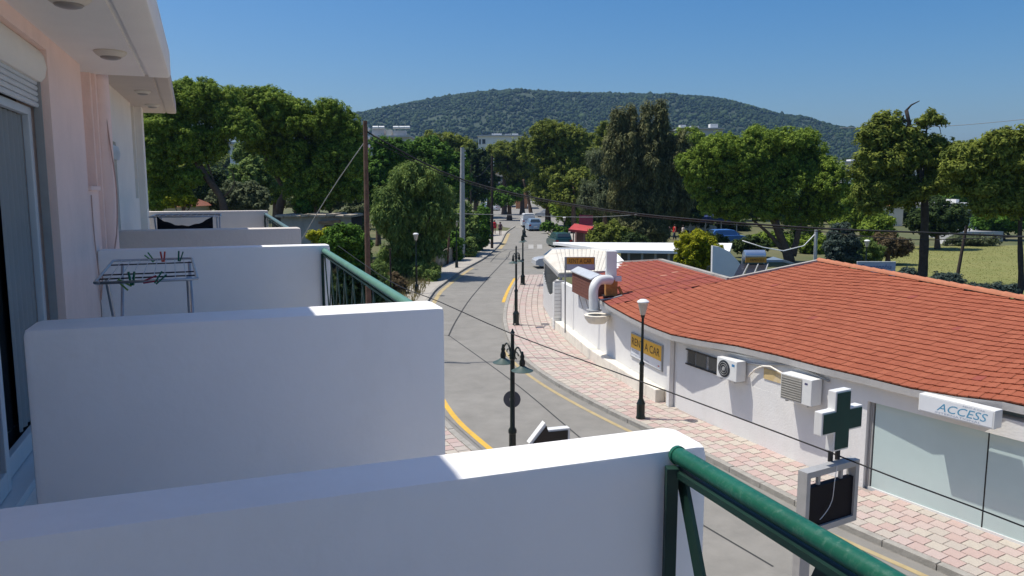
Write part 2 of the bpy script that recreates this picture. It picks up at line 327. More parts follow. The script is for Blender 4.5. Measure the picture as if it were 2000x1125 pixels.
# ------------------------------------------------------------------ the pink flats (our own building) and the cream flats beyond
def bbox(mb, a0, a1, b0, b1, z0, z1): return mb.boxv(B(a0, b0, z0), BU * (a1 - a0), BV * (b1 - b0), UP * (z1 - z0))
def partition(par, a0, a1, b0, b1, zt, mat, zb, label=None):
    o = bbox(MB(), a0, a1, b0, b1, zb, zt).build('partition_wall', mat, par, smooth='auto', bevel=.028)
    if label: o['label'] = label
    return o
def railing(par, a0, a1, b, zt, m_rail, m_bar, zb, r=.0245, step=.42, first_post=True):
    rl = MB().tube([B(a0, b, zt), B(a1, b, zt)], r, 20).build('handrail', m_rail, par, smooth='auto'); rl['label'] = 'round green painted handrail'
    for e in (a0, a1): MB().lathe(B(e, b, zt), [(r * 1.1, -.004), (r * 1.1, .004)], 18, BU).build('wall_flange', m_rail, rl)
    z0 = zt - r; n = max(1, int(round(abs(a1 - a0) / step))); st = (a1 - a0) / n
    MB().bar(B(a0, b, z0 - .012), B(a1, b, z0 - .012), .036, .012).build('top_bar', m_bar, rl); MB().bar(B(a0, b, zb + .1), B(a1, b, zb + .1), .03, .014).build('bottom_bar', m_bar, rl)
    sg = 1 if a1 > a0 else -1
    for i in range(n):
        p = a0 + st * i; MB().bar(B(p + sg * .02, b - .002, z0 - .019), B(p + st * .98, b - .002, zb + .108), .008, .03).build('lattice_bar', m_bar, rl); MB().bar(B(p + sg * .02, b + .009, zb + .108), B(p + st * .98, b + .009, z0 - .019), .008, .03).build('lattice_bar', m_bar, rl)
    for e in (a0 + sg * .015, a1 - sg * .015): MB().bar(B(e, b - .022, zb), B(e, b - .022, z0), .022, .022).build('post', m_bar, rl)
    return rl
# paved forecourt between the flats and the kerb
fk = [p for p in KL[::-1] if -38 < p.y < 24]; fo_ = offset(fk, 2.55); fi_ = [BU * max(-40, min(16.5, p.dot(BU))) + BV * -1.4 for p in fo_]
struct(MB().strip([onground(p, .115) for p in fo_], [onground(p, .115) for p in fi_]).build('forecourt', M('forecourt_concrete', (.52, .48, .42), .92, .1, 1.2, .3, 20, dirt=((.36, .32, .27), .9, .5)), base=(0, 0, 0)))
ZF = 4.95; FB = -1.02; ZC = 7.45
flats = thing('apartment_building', 'pink block of flats with white balcony walls and green handrails', 'building', tuple(B(3, -3, 0)))
# facade built round its openings: door 1 (a 1.6..3.0), door 2 (a 4.0..5.85), small window (a 6.86..7.31)
for a0, a1, z0, z1 in [(-4, 2.7, 0, ZC), (2.7, 5.65, 0, ZF), (2.7, 5.65, 7.36, ZC), (5.65, 6.86, 0, ZC), (6.86, 7.30, 0, 6.50), (7.30, 7.42, 0, ZC)]:
    bbox(MB(), a0, a1, FB - .2, FB, z0, z1).build('wall', PINK, flats)
bbox(MB(), 6.86, 7.30, FB - .26, FB - .16, 6.50, 7.45).build('wall', PINK, flats); bbox(MB(), -4, 7.4, -6, FB - .28, 0, ZC).build('wall', PINK, flats)
bbox(MB(), 6.85, 7.31, FB - .15, FB + .025, 6.485, 6.52).build('window_sill', PINK, flats, bevel=.005)
# slab over the balconies with a drip groove
prof = [(-6, ZC), (-.615, ZC), (-.612, ZC + .016), (-.585, ZC + .016), (-.582, ZC - .004), (-.44, ZC - .004), (-.42, ZC + .004), (-.41, ZC + .025), (-.41, 7.66), (-6, 7.66)]
flare = lambda b: b + (.30 if b > -3 else 0); n_ = len(prof)
MB().add([B(-4, flare(b), z) for b, z in prof] + [B(7.4, b, z) for b, z in prof], [tuple(range(n_)), tuple(range(n_, 2 * n_))] + [(i, (i + 1) % n_, (i + 1) % n_ + n_, i + n_) for i in range(n_)]).build('roof_slab', SOFFIT, flats, smooth='auto')
for a0, a1 in ((-3.2, 1.36), (3.14, 7.2)):
    bbox(MB(), a0, a1, FB, .85, ZF - .16, ZF).build('balcony_floor', M('balcony_tile', (.76, .73, .68), .6, .05, 5), flats)
bbox(MB(), 1.365, 3.135, FB, .85, ZF - .16, ZF - .004).build('balcony_floor', MATS['balcony_tile'], flats)
partition(flats, 1.24, 1.385, FB, .875, 6.0, WHITE, ZF - .16, 'white rendered balcony wall with the near handrail fixed to it')
partition(flats, 3.13, 3.37, -.71, .85, 6.0, WHITE, ZF - .16, 'white rendered balcony wall in front of the drying rack')
partition(flats, 7.05, 7.22, FB, .85, 6.0, WHITE, ZF - .16, 'white rendered balcony wall behind the drying rack')
railing(flats, 1.24, -3.2, .80, 5.986, GREEN, GREEN_DARK, ZF, r=.0168)
railing(flats, 7.05, 3.37, .80, 5.945, GREEN_PALE, GREEN_DARK, ZF)
# sliding door with roller shutter
sd = bbox(MB(), 2.75, 5.63, FB - .19, FB - .18, ZF + .02, 7.2).build('sliding_door', GLASSDARK, flats); sd['label'] = 'white framed sliding balcony door with dark glass'
for a0, a1, dep in ((2.75, 4.35, .06), (4.28, 5.60, .10)):
    for e0, e1, z0, z1 in ((a0, a0 + .07, ZF + .05, 7.0), (a1 - .07, a1, ZF + .05, 7.0), (a0 + .07, a1 - .07, ZF + .05, ZF + .16), (a0 + .07, a1 - .07, 6.95, 7.0)):
        bbox(MB(), e0, e1, FB - dep - .04, FB - dep, z0, z1).build('door_frame', ALU, sd, bevel=.006)
bbox(MB(), 2.73, 5.645, FB - .18, FB + .01, ZF, ZF + .045).build('door_track', ALU, sd, bevel=.004)
cur = [(4.95 + i * .0155, FB - .150 + .011 * math.sin(i * .9)) for i in range(38)]; MB().strip([B(a, b, ZF + .17) for a, b in cur], [B(a, b, 6.95) for a, b in cur]).build('curtain', M('curtain_grey', (.26, .28, .28), .9, .05, 3), sd, smooth=True)
bbox(MB(), 5.63, 5.645, FB - .09, FB - .045, ZF, 7.2).build('guide_rail', GREYMETAL, sd)
sh = MB().prism([B(2.7, b, z) for b, z in [(FB - .18, 7.16), (FB - .04, 7.16), (FB - .015, 7.19), (FB - .004, 7.25), (FB - .015, 7.32), (FB - .04, 7.355), (FB - .18, 7.355)]], BU * 2.945).build('shutter_box', CREAM, flats, smooth='auto')
for k in range(5):
    z = 7.00 + k * .034; MB().prism([B(2.73, b, zz) for b, zz in [(FB - .075, z + .001), (FB - .063, z + .004), (FB - .058, z + .017), (FB - .063, z + .030), (FB - .075, z + .033)]], BU * 2.895).build('shutter_slat', ALU, sh)
pp = MB().tube([B(7.50, FB + .03, z) for z in (0.2, 2, 4, 5.6, 6.2, 6.8, 7.4, 7.46)], .085, 14).build('drainpipe', PINK, flats, smooth=True)
bbox(MB(), 7.36, 7.42, FB, FB + .03, ZF, 7.45).build('wall_trim', PINK, flats)
CORD = M('painted_cable', (.55, .36, .3), .7, .1, 8)
tag(MB().tube(crom([B(7.45, FB + .06, 7.4), B(7.44, FB + .1, 6.9), B(7.42, FB + .13, 6.5), B(7.4, FB + .11, 6.1), B(7.36, FB + .05, 5.8), B(7.3, FB + .02, 5.4)], .1), .006, 6).build('loose_cable', CORD), 'thin pink painted cable dangling beside the drainpipe', 'cable')
tag(MB().tube(crom([B(6.9, FB + .01, 6.45), B(6.9, FB + .012, 6.1), B(6.95, FB + .02, 5.8), B(7.0, FB + .015, 5.6), B(7.02, FB + .03, 5.75), B(7.2, FB + .03, 5.95)], .1), .005, 6).build('loose_cable', CORD), 'thin pink cable looping below the small recessed window', 'cable')
# dome lights under the two slabs
LAMPW = M('ceiling_lamp_base', (.66, .60, .50), .5, .05, 4); LENS = M('lamp_lens_unlit', (.28, .25, .22), .3, .1, 4)
def ceil_light(a, b, z, label):
    t = thing('ceiling_light', label, 'ceiling light', tuple(B(a, b, z)), 'round lights under the balcony slabs')
    MB().lathe(B(a, b, z), [(.105, 0), (.105, -.01), (.092, -.024), (.072, -.038)], 22).build('lamp_base', LAMPW, t, smooth='auto'); MB().lathe(B(a, b, z), [(.070, -.0375), (.062, -.047), (.038, -.055), (.01, -.058)], 20).build('lamp_lens', LENS, t, smooth=True)
ceil_light(4.5, -.70, ZC - .001, 'round ceiling light over the sliding door of the pink flats'); ceil_light(6.15, -.72, ZC - .001, 'round ceiling light beside the small recessed window')
# cream flats
FB2 = -1.33; Z2 = 7.8
fl2 = thing('apartment_building', 'cream block of flats with grey balcony walls behind the pink flats', 'building', tuple(B(11, -3, 0)))
for a0, a1, z0, z1 in [(7.44, 9.7, 0, Z2), (9.7, 11.3, 0, ZF), (9.7, 11.3, 7.1, Z2), (11.3, 13.3, 0, Z2), (13.3, 13.7, 0, 6.35), (13.7, 14.8, 0, Z2)]: bbox(MB(), a0, a1, FB2 - .2, FB2, z0, z1).build('wall', CREAM, fl2)
bbox(MB(), 7.44, 14.75, -6, FB2 - .22, 0, Z2).build('wall', CREAM, fl2); bbox(MB(), 13.8, 14.1, FB2, FB2 + .1, 0, Z2).build('wall_trim', CREAM, fl2)
prof = [(-6, Z2), (-.95, Z2), (-.947, Z2 + .014), (-.92, Z2 + .014), (-.917, Z2), (-.79, Z2), (-.77, Z2 + .02), (-.77, Z2 + .19), (-6, Z2 + .19)]
n_ = len(prof); fl_b = lambda b: b + (.30 if b > -3 else 0)
MB().add([B(7.44, fl_b(b), z) for b, z in prof] + [B(14.9, b, z) for b, z in prof], [tuple(range(n_)), tuple(range(n_, 2 * n_))] + [(i, (i + 1) % n_, (i + 1) % n_ + n_, i + n_) for i in range(n_)]).build('roof_slab', M('soffit_cream_shaded', (.60, .51, .43), .85, .05, 2), fl2)  # shade under this slab is put into the darker soffit colour
d2 = bbox(MB(), 9.72, 11.28, FB2 - .18, FB2 - .16, ZF, 7.0).build('balcony_door', GLASSDARK, fl2)
for e0, e1, z0, z1 in ((9.72, 9.8, ZF, 7.0), (11.2, 11.28, ZF, 7.0), (10.47, 10.54, ZF, 7.0), (9.8, 11.2, 6.93, 7.0)): bbox(MB(), e0, e1, FB2 - .155, FB2 - .1, z0, z1).build('door_frame', ALU, d2)
MB().prism([B(9.7, b, z) for b, z in [(FB2 - .1, 6.85), (FB2 + .03, 6.87), (FB2 + .05, 6.95), (FB2 + .03, 7.04), (FB2 - .1, 7.06)]], BU * 1.6).build('shutter_box', ALU, fl2, smooth='auto')
bbox(MB(), 8.2, 15.1, FB2, .70, ZF - .1, ZF + .05).build('balcony_floor', MATS['balcony_tile'], fl2)
partition(fl2, 8.20, 8.42, -1.05, .70, 6.1, GREYPLASTER, ZF - .1, 'grey beige balcony wall next to the white one'); partition(fl2, 15.0, 15.16, -1.5, .70, 6.1, GREYPLASTER, ZF - .1, 'grey beige balcony wall behind the black garment')
railing(fl2, 15.0, 8.42, .66, 6.03, M('bluegreen_enamel', (.10, .17, .17), .45, .1, 9), GREEN_DARK, ZF + .05, step=.5)
ceil_light(11.6, -1.0, Z2 - .001, 'round ceiling light in the middle of the cream flats'); ceil_light(13.4, -1.03, Z2 - .001, 'round ceiling light near the end of the cream flats')

# ------------------------------------------------------------------ drying racks, pegs, garment
def rack(name, label, a0, a1, b0, b1, z, floor, n=9):
    t = thing(name, label, 'drying rack', tuple(B((a0 + a1) / 2, (b0 + b1) / 2, floor))); e = .03
    def loop(a0, a1, b0, b1, z, r):
        pts = [B(a0, b0 + e, z), B(a0, b1 - e, z), B(a0 + e, b1, z), B(a1 - e, b1, z), B(a1, b1 - e, z), B(a1, b0 + e, z), B(a1 - e, b0, z), B(a0 + e, b0, z), B(a0, b0 + e, z)]
        return MB().tube(pts, r, 8).build('frame', STEEL, t, smooth=True)
    loop(a0, a1, b0, b1, z, .009)
    for k in range(n): b = b0 + (b1 - b0) * (k + 1) / (n + 1); MB().tube([B(a0, b, z), B(a1, b, z)], .0026, 6).build('wire', STEEL, t)
    for k in (.18, .34, .8): MB().tube([B(a0 + (a1 - a0) * k, b0, z - .006), B(a0 + (a1 - a0) * k, b1, z - .006)], .005, 6).build('cross_wire', DARKMETAL, t)
    for b in (b0 + .05, b1 - .05):
        MB().tube([B(a0 + .22, b, z - .012), B(a1 - .2, b * 1.0 + .005, floor + .01)], .0115, 8).build('leg', STEEL, t, smooth=True); MB().tube([B(a1 - .22, b + .026, z - .012), B(a0 + .2, b + .026, floor + .01)], .0115, 8).build('leg', STEEL, t, smooth=True)
    return t
rk = rack('clothes_rack', 'folding wire drying rack holding green and red pegs on the balcony', 5.05, 6.6, -.80, -.24, 5.95, ZF, 8); rk.rotation_euler = (0, 0, R(3.4))
rack('clothes_rack', 'folding drying rack with a black garment over it on the far balcony', 11.4, 12.6, -1.0, -.1, 6.12, ZF + .05, 10)
PEGM = {'green': M('peg_green', (.03, .22, .05), .4), 'dark green': M('peg_dark_green', (.01, .14, .08), .4), 'red': M('peg_red', (.55, .07, .04), .4), 'crimson': M('peg_crimson', (.30, .02, .05), .4), 'lime': M('peg_lime', (.14, .25, .03), .4)}
for a, b, tilt, col, lab in [(6.6, -.575, -40, 'green', 'green clothes peg tilted beside the red peg at the rack end'), (6.6, -.495, 0, 'red', 'red clothes peg upright on the rack end bar'), (6.6, -.375, 12, 'dark green', 'dark green peg upright near the rack corner'),
                             (5.05, -.615, 130, 'lime', 'olive green peg hanging below the rack bar'), (5.05, -.555, 0, 'dark green', 'teal green peg upright on the rack bar beside the crimson one'), (5.05, -.475, 75, 'crimson', 'crimson peg lying almost flat on the rack bar'), (5.05, -.415, 40, 'dark green', 'teal green peg leaning over on the rack bar')]:
    t = thing('clothes_peg', lab, 'clothes peg', tuple(B(a, b, 5.95)), 'pegs on the drying rack'); ct, st_ = math.cos(R(tilt)), math.sin(R(tilt))
    for sgn in (-1, 1):
        p0 = (sgn * .005, -.022); p1 = (sgn * .016, .06); q0 = B(a, b + p0[0] * ct - p0[1] * st_ * -1, 5.95 + p0[1] * ct - p0[0] * st_); q1 = B(a, b + p1[0] * ct + p1[1] * st_, 5.95 + p1[1] * ct - p1[0] * st_)
        MB().bar(q0, q1, .012, .009).build('prong', PEGM[col], t)
cl = []; nn_ = 17
for i in range(nn_):
    t_ = i / (nn_ - 1); b = -.9 + .7 * t_; sag = .13 * math.sin(math.pi * t_) ** .8; cl.append((b, 6.13 - sag))
mb = MB(); rows = [[B(11.37 - .012 * k, b, zt - (zt - 5.55) * k / 5 + .008 * math.sin(b * 40 + k)) for b, zt in cl] for k in range(6)]
for r0, r1 in zip(rows, rows[1:]): mb.strip(r0, r1)
ob = mb.build('garment', M('black_cotton', (.006, .006, .007), .95, .2, 20), smooth=True); tag(ob, 'black garment sagging from the far drying rack', 'garment'); sm = ob.modifiers.new('s', 'SOLIDIFY'); sm.thickness = .006

# ------------------------------------------------------------------ the tile-roofed shop
def WP(x, y, out=0):                                    # pixel -> point on the shop's street wall (pushed out by out metres), wall direction, outward normal
    d = ray(x, y); best = None
    for i in range(len(WB) - 1):
        p, q = WB[i], WB[i + 1]; t = (q - p).normalized(); nn = Vector((t.y, -t.x, 0)); nn = -nn if nn.dot(-p) < 0 else nn
        den = d.dot(nn)
        if abs(den) < 1e-6: continue
        k = (p + nn * out).dot(nn) / den; P = Vector((0, 0, CAMH)) + d * k; u = (P - nn * out - p).dot(t)
        if k > 0 and -.08 <= u <= (q - p).length + .08:
            if best is None or k < best[0]: best = (k, P, t, nn)
    return best[1:] if best else None
def plane_hit(x, y, P0, n): d = ray(x, y); o = Vector((0, 0, CAMH)); return o + d * ((P0 - o).dot(n) / d.dot(n))
PA = WP(1440, 675, .15)[0]; PB = WP(1870, 772, .2)[0]; E1 = (PB - PA).normalized(); _h = Vector((-E1.y, E1.x, 0)).normalized(); _h = _h if _h.dot(PA) > 0 else -_h
G1 = _h * math.cos(R(14)) + UP * math.sin(R(14)); G1 = (G1 - E1 * G1.dot(E1)).normalized(); N1 = E1.cross(G1); N1 = N1 if N1.z > 0 else -N1
def on1(x, y): return plane_hit(x, y, PA, N1)
CORN = on1(1192, 597); VAL = on1(1425, 546); RA = on1(1600, 510); RB = on1(2000, 585); LFT = GZ(1132, 556, 2.5)
N2 = (VAL - CORN).cross(LFT - CORN).normalized(); N2 = N2 if N2.z > 0 else -N2; E2 = (CORN - LFT).normalized(); G2 = N2.cross(E2).normalized(); G2 = G2 if G2.z > 0 else -G2
def on2(x, y): return plane_hit(x, y, CORN, N2)
PK = on2(1290, 508); PK2 = on2(1216, 512); PK3 = on2(1150, 530)
EAVE = [LFT, on2(1160, 575), CORN] + [on1(*q) for q in [(1232, 619), (1270, 637), (1312, 653), (1370, 664), (1440, 675), (1520, 693), (1600, 714), (1690, 735), (1780, 757), (1870, 772), (1960, 782)]]
EAVE += [EAVE[-1] + E1 * 1.5, EAVE[-1] + E1 * 5]; RC = RB + (RB - RA).normalized() * 6
shop = thing('shop_building', 'low white shop with an orange tiled roof along the paved pavement', 'building', tuple(onground(Vector((6, 19, 0)))))
def eave_z(p):                                          # eave height above a wall point
    b = min(range(len(EAVE)), key=lambda i: (Vector((EAVE[i].x, EAVE[i].y, 0)) - Vector((p.x, p.y, 0))).length); return EAVE[b].z
# street wall, leg by leg, with the window opening left free
WIN0 = WP(1341, 705)[0]; WIN1 = WP(1407, 715)[0]
def wall_leg(p, q, z0, z1, th=.25, mat=SHOPWHITE, name='wall', par=None):
    t = (q - p); t.z = 0; nn = Vector((t.y, -t.x, 0)).normalized(); nn = -nn if nn.dot(-p) < 0 else nn
    a = Vector((p.x, p.y, z0)); return MB().boxv(a, Vector((t.x, t.y, 0)), -nn * th, UP * (z1 - z0)).build(name, mat, par or shop)
for i in range(2, 8):
    p, q = WB[i], WB[i + 1]; zt = max(eave_z(p), eave_z(q)) - .02; zb = gz(p.y) - .1
    zt = min(eave_z(p), eave_z(q)) - .05
    if i in (3, 4): zt -= .14
    if i == 6:
        zs, zh = 1.62, 2.06
        wall_leg(p, q, zb, zs); wall_leg(p, WIN0, zs, zh); wall_leg(WIN1, q, zs, zh); wall_leg(p, q, zh, zt)
    else: wall_leg(p, q, zb, zt)
WB2 = WB[8]; t8 = (WB[10] - WB[8]).normalized(); n8 = Vector((-t8.y, t8.x, 0)); n8 = n8 if n8.dot(-WB2) > 0 else -n8
wall_leg(WB[8], WB[11], 2.06, 2.40, .3); 
# glass shopfront, set back a little
sf = thing('shopfront', 'pale green glass shopfront with black mullions under the long white sign', 'shopfront', tuple(onground(WB2)))
PANE = M('milky_glass', (.50, .61, .59), .04, .06, .6, spec=.6)
ends = [0.12, 2.42, 4.75, 7.1]; g0 = WB2 - n8 * .10
for i in range(3):
    a, b = ends[i] + .01, ends[i + 1] - .01; MB().boxv(g0 + t8 * a + UP * .2, t8 * (b - a), -n8 * .012, UP * 1.86).build('pane', PANE, sf)
    MB().boxv(g0 + t8 * (b - .002) + n8 * .004 + UP * .2, t8 * .024, -n8 * .02, UP * 1.86).build('mullion', BLACK, sf)
MB().boxv(g0 + t8 * .02 + n8 * .02 + UP * .12, t8 * 7.1, -n8 * .08, UP * .08).build('sill', PLASTICWHITE, sf)
for k in range(3): MB().boxv(g0 + t8 * (.0 + k * .035) + n8 * (.03 - k * .008) + UP * .15, t8 * .028, -n8 * .05, UP * 1.93).build('door_frame', GREYMETAL, sf)
MB().boxv(WB2 - n8 * .3 + UP * .0, t8 * 8, -n8 * .1, UP * 2.5).build('inner_wall', M('shop_dim_interior', (.35, .42, .42), .8), sf)
# eave soffit and fascia following the roof edge
FASC = M('grey_fascia', (.50, .48, .45), .85, .08, 3, .2, 30, dirt=((.34, .32, .29), 1.5, .6))
def inward(i):
    a = EAVE[max(i - 1, 0)]; b = EAVE[min(i + 1, len(EAVE) - 1)]; t = (b - a); t.z = 0; t.normalize(); nn = Vector((-t.y, t.x, 0)); return nn if nn.dot(EAVE[i]) > 0 else -nn
inw = [inward(i) for i in range(len(EAVE))]
mb = MB(); lo = [EAVE[i] - UP * .17 - inw[i] * .02 for i in range(len(EAVE))]; hi = [EAVE[i] - UP * .022 - inw[i] * .035 for i in range(len(EAVE))]; ins = [EAVE[i] - UP * .17 + inw[i] * .6 for i in range(len(EAVE))]
mb.strip(lo, hi); mb.strip(lo, ins); mb.build('fascia', FASC, shop)
TILE = [M('roof_tile_' + n_, c_, .85, .06, 3.1, .25, 40) for n_, c_ in (('orange', (.325, .090, .042)), ('rust', (.345, .10, .048)), ('deep', (.305, .082, .038)), ('red', (.29, .070, .045)), ('pale', (.48, .25, .16)))]
# S-shaped clay tile, unit width and length, front lip
sec = [(-.5, .0), (-.46, -.003), (-.2, -.004), (.08, -.003), (.18, .002), (.30, .007), (.42, .004), (.5, .0)]
k = len(sec); tv = [(x, -.485, z + .020) for x, z in sec] + [(x, .5, z) for x, z in sec] + [(x, -.485, z - .012) for x, z in sec]
tf = [(i, i + 1, i + 1 + k, i + k) for i in range(k - 1)] + [(i + 2 * k, i + 1 + 2 * k, i + 1, i) for i in range(k - 1)]
tmesh = []
for mt in TILE:
    me = bpy.data.meshes.new('roof_tile'); me.from_pydata(tv, [], tf); me.materials.append(mt); me.update(); tmesh.append(me)
roof = MB(); tl = []
poly1 = EAVE[2:] + [RC, RB, RA, VAL]; poly2 = [LFT, EAVE[1], CORN, VAL, PK, PK2, PK3]
roofo = MB().add([p - UP * .03 for p in poly1] + [p - UP * .03 for p in poly2], [tuple(range(len(poly1))), tuple(range(len(poly1), len(poly1) + len(poly2)))]).build('roof', M('roof_underlay', (.17, .05, .03), .95), shop)
for poly, O_, e_, g_, kind, tw_, tl_ in ((poly1, PA, E1, G1, 0, .18, .25), (poly2, CORN, E2, G2, 1, .18, .25)):
    uv = [Vector(((p - O_).dot(e_), (p - O_).dot(g_), 0)) for p in poly]; u0, u1 = min(p.x for p in uv), max(p.x for p in uv); v0, v1 = min(p.y for p in uv), max(p.y for p in uv)
    ev = sorted([(q.x, q.y) for q in (uv[:len(EAVE) - 2] if kind == 0 else uv[:3])]); vle = lambda u_: float(np.interp(u_, [q[0] for q in ev], [q[1] for q in ev]))
    for r_ in range(int((v1 - v0) / tl_) + 2):
        for c in range(int((u1 - u0) / tw_) + 2):
            u_ = u0 + (c + .5) * tw_; v_ = vle(u_) + (r_ + .42) * tl_
            if inpoly(Vector((u_, v_ + .02, 0)), uv): tl.append((O_ + e_ * u_ + g_ * v_, e_ * tw_ + g_ * (vle(u_ + tw_ / 2) - vle(u_ - tw_ / 2)), g_ * tl_, kind))
tl.sort(key=lambda q: q[0].length - (100 if q[0].x / max(1, q[0].y) < .68 else 0)); rest = {}
for i, (p, e1, e2, kind) in enumerate(tl):
    c = random.choices([0, 1, 2, 3, 4], [6, 3, 3, .1, .012] if kind == 0 else [.2, .1, 2, 7, .03])[0]
    nn = e1.cross(e2).normalized(); nn = nn if nn.z > 0 else -nn
    m = Matrix(((e1.x, e2.x, nn.x, p.x), (e1.y, e2.y, nn.y, p.y), (e1.z, e2.z, nn.z, p.z + random.uniform(0, .008)), (0, 0, 0, 1)))
    if i < 300:
        ob = bpy.data.objects.new('roof_tile', tmesh[c]); COL.objects.link(ob); ob.parent = roofo; ob.matrix_parent_inverse = Matrix.Translation(-Vector(roofo['_o'])); ob.matrix_basis = m
    else: b = rest.setdefault(c, MB()); b.keep = True; b.add([m @ Vector(q) for q in tv], tf)
for c, b in rest.items(): stuff(b.build('roof_tiles', TILE[c], roofo))
RIDGE = M('ridge_tile', (.44, .17, .09), .85, .15, 6, .2, 30)
rd = (RC - RA); nr = int(rd.length / .4); rd.normalize()
for i in range(nr):
    p = RA + rd * (i * .4); side = Vector((-rd.y, rd.x, 0)); mb = MB(); rows = []
    for e_, r_ in ((0, .125), (.40, .105)):
        rows.append([p + rd * e_ + side * math.cos(math.pi * j / 6) * r_ + UP * (math.sin(math.pi * j / 6) * r_ * .85 + .01) for j in range(7)])
    mb.strip(rows[0], rows[1]); mb.build('ridge_tile', RIDGE, roofo, smooth=True)
# cement verges
VERGE = M('cement_verge', (.36, .34, .30), .95, .15, 4, .4, 30)
for pts in ([PK3, PK2, PK, PK.lerp(VAL, .5), VAL], [VAL, VAL.lerp(RA, .5), RA]):
    for a, b in zip(pts, pts[1:]): MB().bar(a + UP * .01, b + UP * .01, .2, .1).build('verge', VERGE, shop)
# back walls under the roof so that no light leaks
for a, b in ((RA, VAL), (VAL, PK), (PK, PK2), (RA, RC)): MB().add([a - UP * .1, b - UP * .1, Vector((b.x, b.y, gz(b.y))), Vector((a.x, a.y, gz(a.y)))], [(0, 1, 2, 3)]).build('back_wall', SHOPWHITE, shop)
# plinth bench
pl = [WB[2] + Vector((.1, -.3, 0)), WB[3], WB[4], WB[5].lerp(WB[4], .12)]
for i in range(3):
    p, q = pl[i], pl[i + 1]; t = (q - p).normalized(); nn = Vector((t.y, -t.x, 0)); nn = nn if nn.dot(-p) > 0 else -nn
    MB().boxv(onground(p, .1) + nn * .004, onground(q) - onground(p), nn * .32, UP * .42).build('plinth', PLINTH, shop, bevel=.03)
# downpipe / pilaster
q = WP(1312, 790, .0); p = q[0]; MB().boxv(Vector((p.x, p.y, .1)) - q[1] * .09 + q[2] * .003, q[1] * .17, q[2] * .14, UP * 2.1).build('pilaster', SHOPWHITE, shop, bevel=.01)
MB().boxv(Vector((p.x, p.y, .1)) - q[1] * .75 + q[2] * .003, q[1] * .6, q[2] * .03, UP * .45).build('stone_patch', M('stone_patch', (.33, .29, .24), .95, .3, 9, .6, 20), shop)
# strip window
wn = MB().boxv(WIN0 * 1 - Vector((0, 0, WIN0.z - 1.62)) - (-n8) * 0, Vector((WIN1.x - WIN0.x, WIN1.y - WIN0.y, 0)), Vector((.1, .06, 0)), UP * .44).build('window', BLACK, shop)
tw = Vector((WIN1.x - WIN0.x, WIN1.y - WIN0.y, 0)); nw = Vector((tw.y, -tw.x, 0)).normalized(); nw = nw if nw.dot(-WIN0) > 0 else -nw
for k_, (f0, f1) in enumerate(((.05, .27), (.30, .60), (.68, .96))): MB().boxv(Vector((WIN0.x, WIN0.y, 1.66)) + tw * f0 + nw * .012, tw * (f1 - f0), -nw * .008, UP * .36).build('pane', GLASSDARK if k_ == 0 else M('window_pane_grey', (.10, .10, .09), .2), wn)
for z in (1.62, 2.03): MB().boxv(Vector((WIN0.x, WIN0.y, z)) + nw * .015, tw, nw * .03, UP * .035).build('frame', BLACK, wn)
# signs on the wall
SIGNY = M('sign_yellow', (.78, .42, .02), .35, .05, 2); SIGNW = M('sign_white', (.72, .74, .75), .35, .04, 2); SIGNB = M('sign_blue_grey', (.30, .36, .46), .4); INK = M('sign_maroon_ink', (.035, .008, .006), .5); ORNG = M('sign_orange_shaded', (.62, .27, .03), .4, .06)
def sign_on_wall(xl, yl, xr, yr, hl, out=.05):
    pl_ = WP(xl, yl, out)[0]; pr_ = WP(xr, yr, out)[0]; return pl_, pr_
P0 = WP(1232, 645, .05)[0]; P1 = WP(1293, 679, .05)[0]; ex = Vector((P1.x - P0.x, P1.y - P0.y, 0)); wd = ex.length; ex.normalize(); nn = Vector((ex.y, -ex.x, 0)); nn = nn if nn.dot(-P0) > 0 else -nn
zt = (P0.z + P1.z) / 2; hh = .80; o = Vector((P0.x, P0.y, zt - hh))
sg = thing('wall_sign', 'yellow and white RENT A CAR sign on the shop wall behind a lamp post', 'sign', tuple(o))
MB().boxv(o - nn * .04, ex * wd, nn * .035, UP * hh).build('backing', GREYMETAL, sg); MB().boxv(o - nn * .004 + ex * .04 + UP * .04, ex * (wd - .08), nn * .006, UP * .27).build('lower_panel', SIGNW, sg); MB().boxv(o - nn * .004 + ex * .04 + UP * .313, ex * (wd - .08), nn * .006, UP * (hh - .35)).build('upper_panel', SIGNY, sg)
text_mesh('RENT A CAR', 'lettering', INK, sg, o + ex * .12 + UP * .42, ex, UP, .24, wd - .26, .006); text_mesh('ACCESS', 'lettering', SIGNB, sg, o + ex * .1 + UP * .19, ex, UP, .10, .55, .006, .2); text_mesh('INTERNATIONAL', 'lettering', SIGNB, sg, o + ex * .1 + UP * .09, ex, UP, .05, wd * .6, .006)
MB().boxv(o + ex * (wd - .24) + UP * .12 + nn * .002, ex * .1, nn * .004, UP * .035).build('red_mark', M('sign_red', (.5, .02, .03), .4), sg)
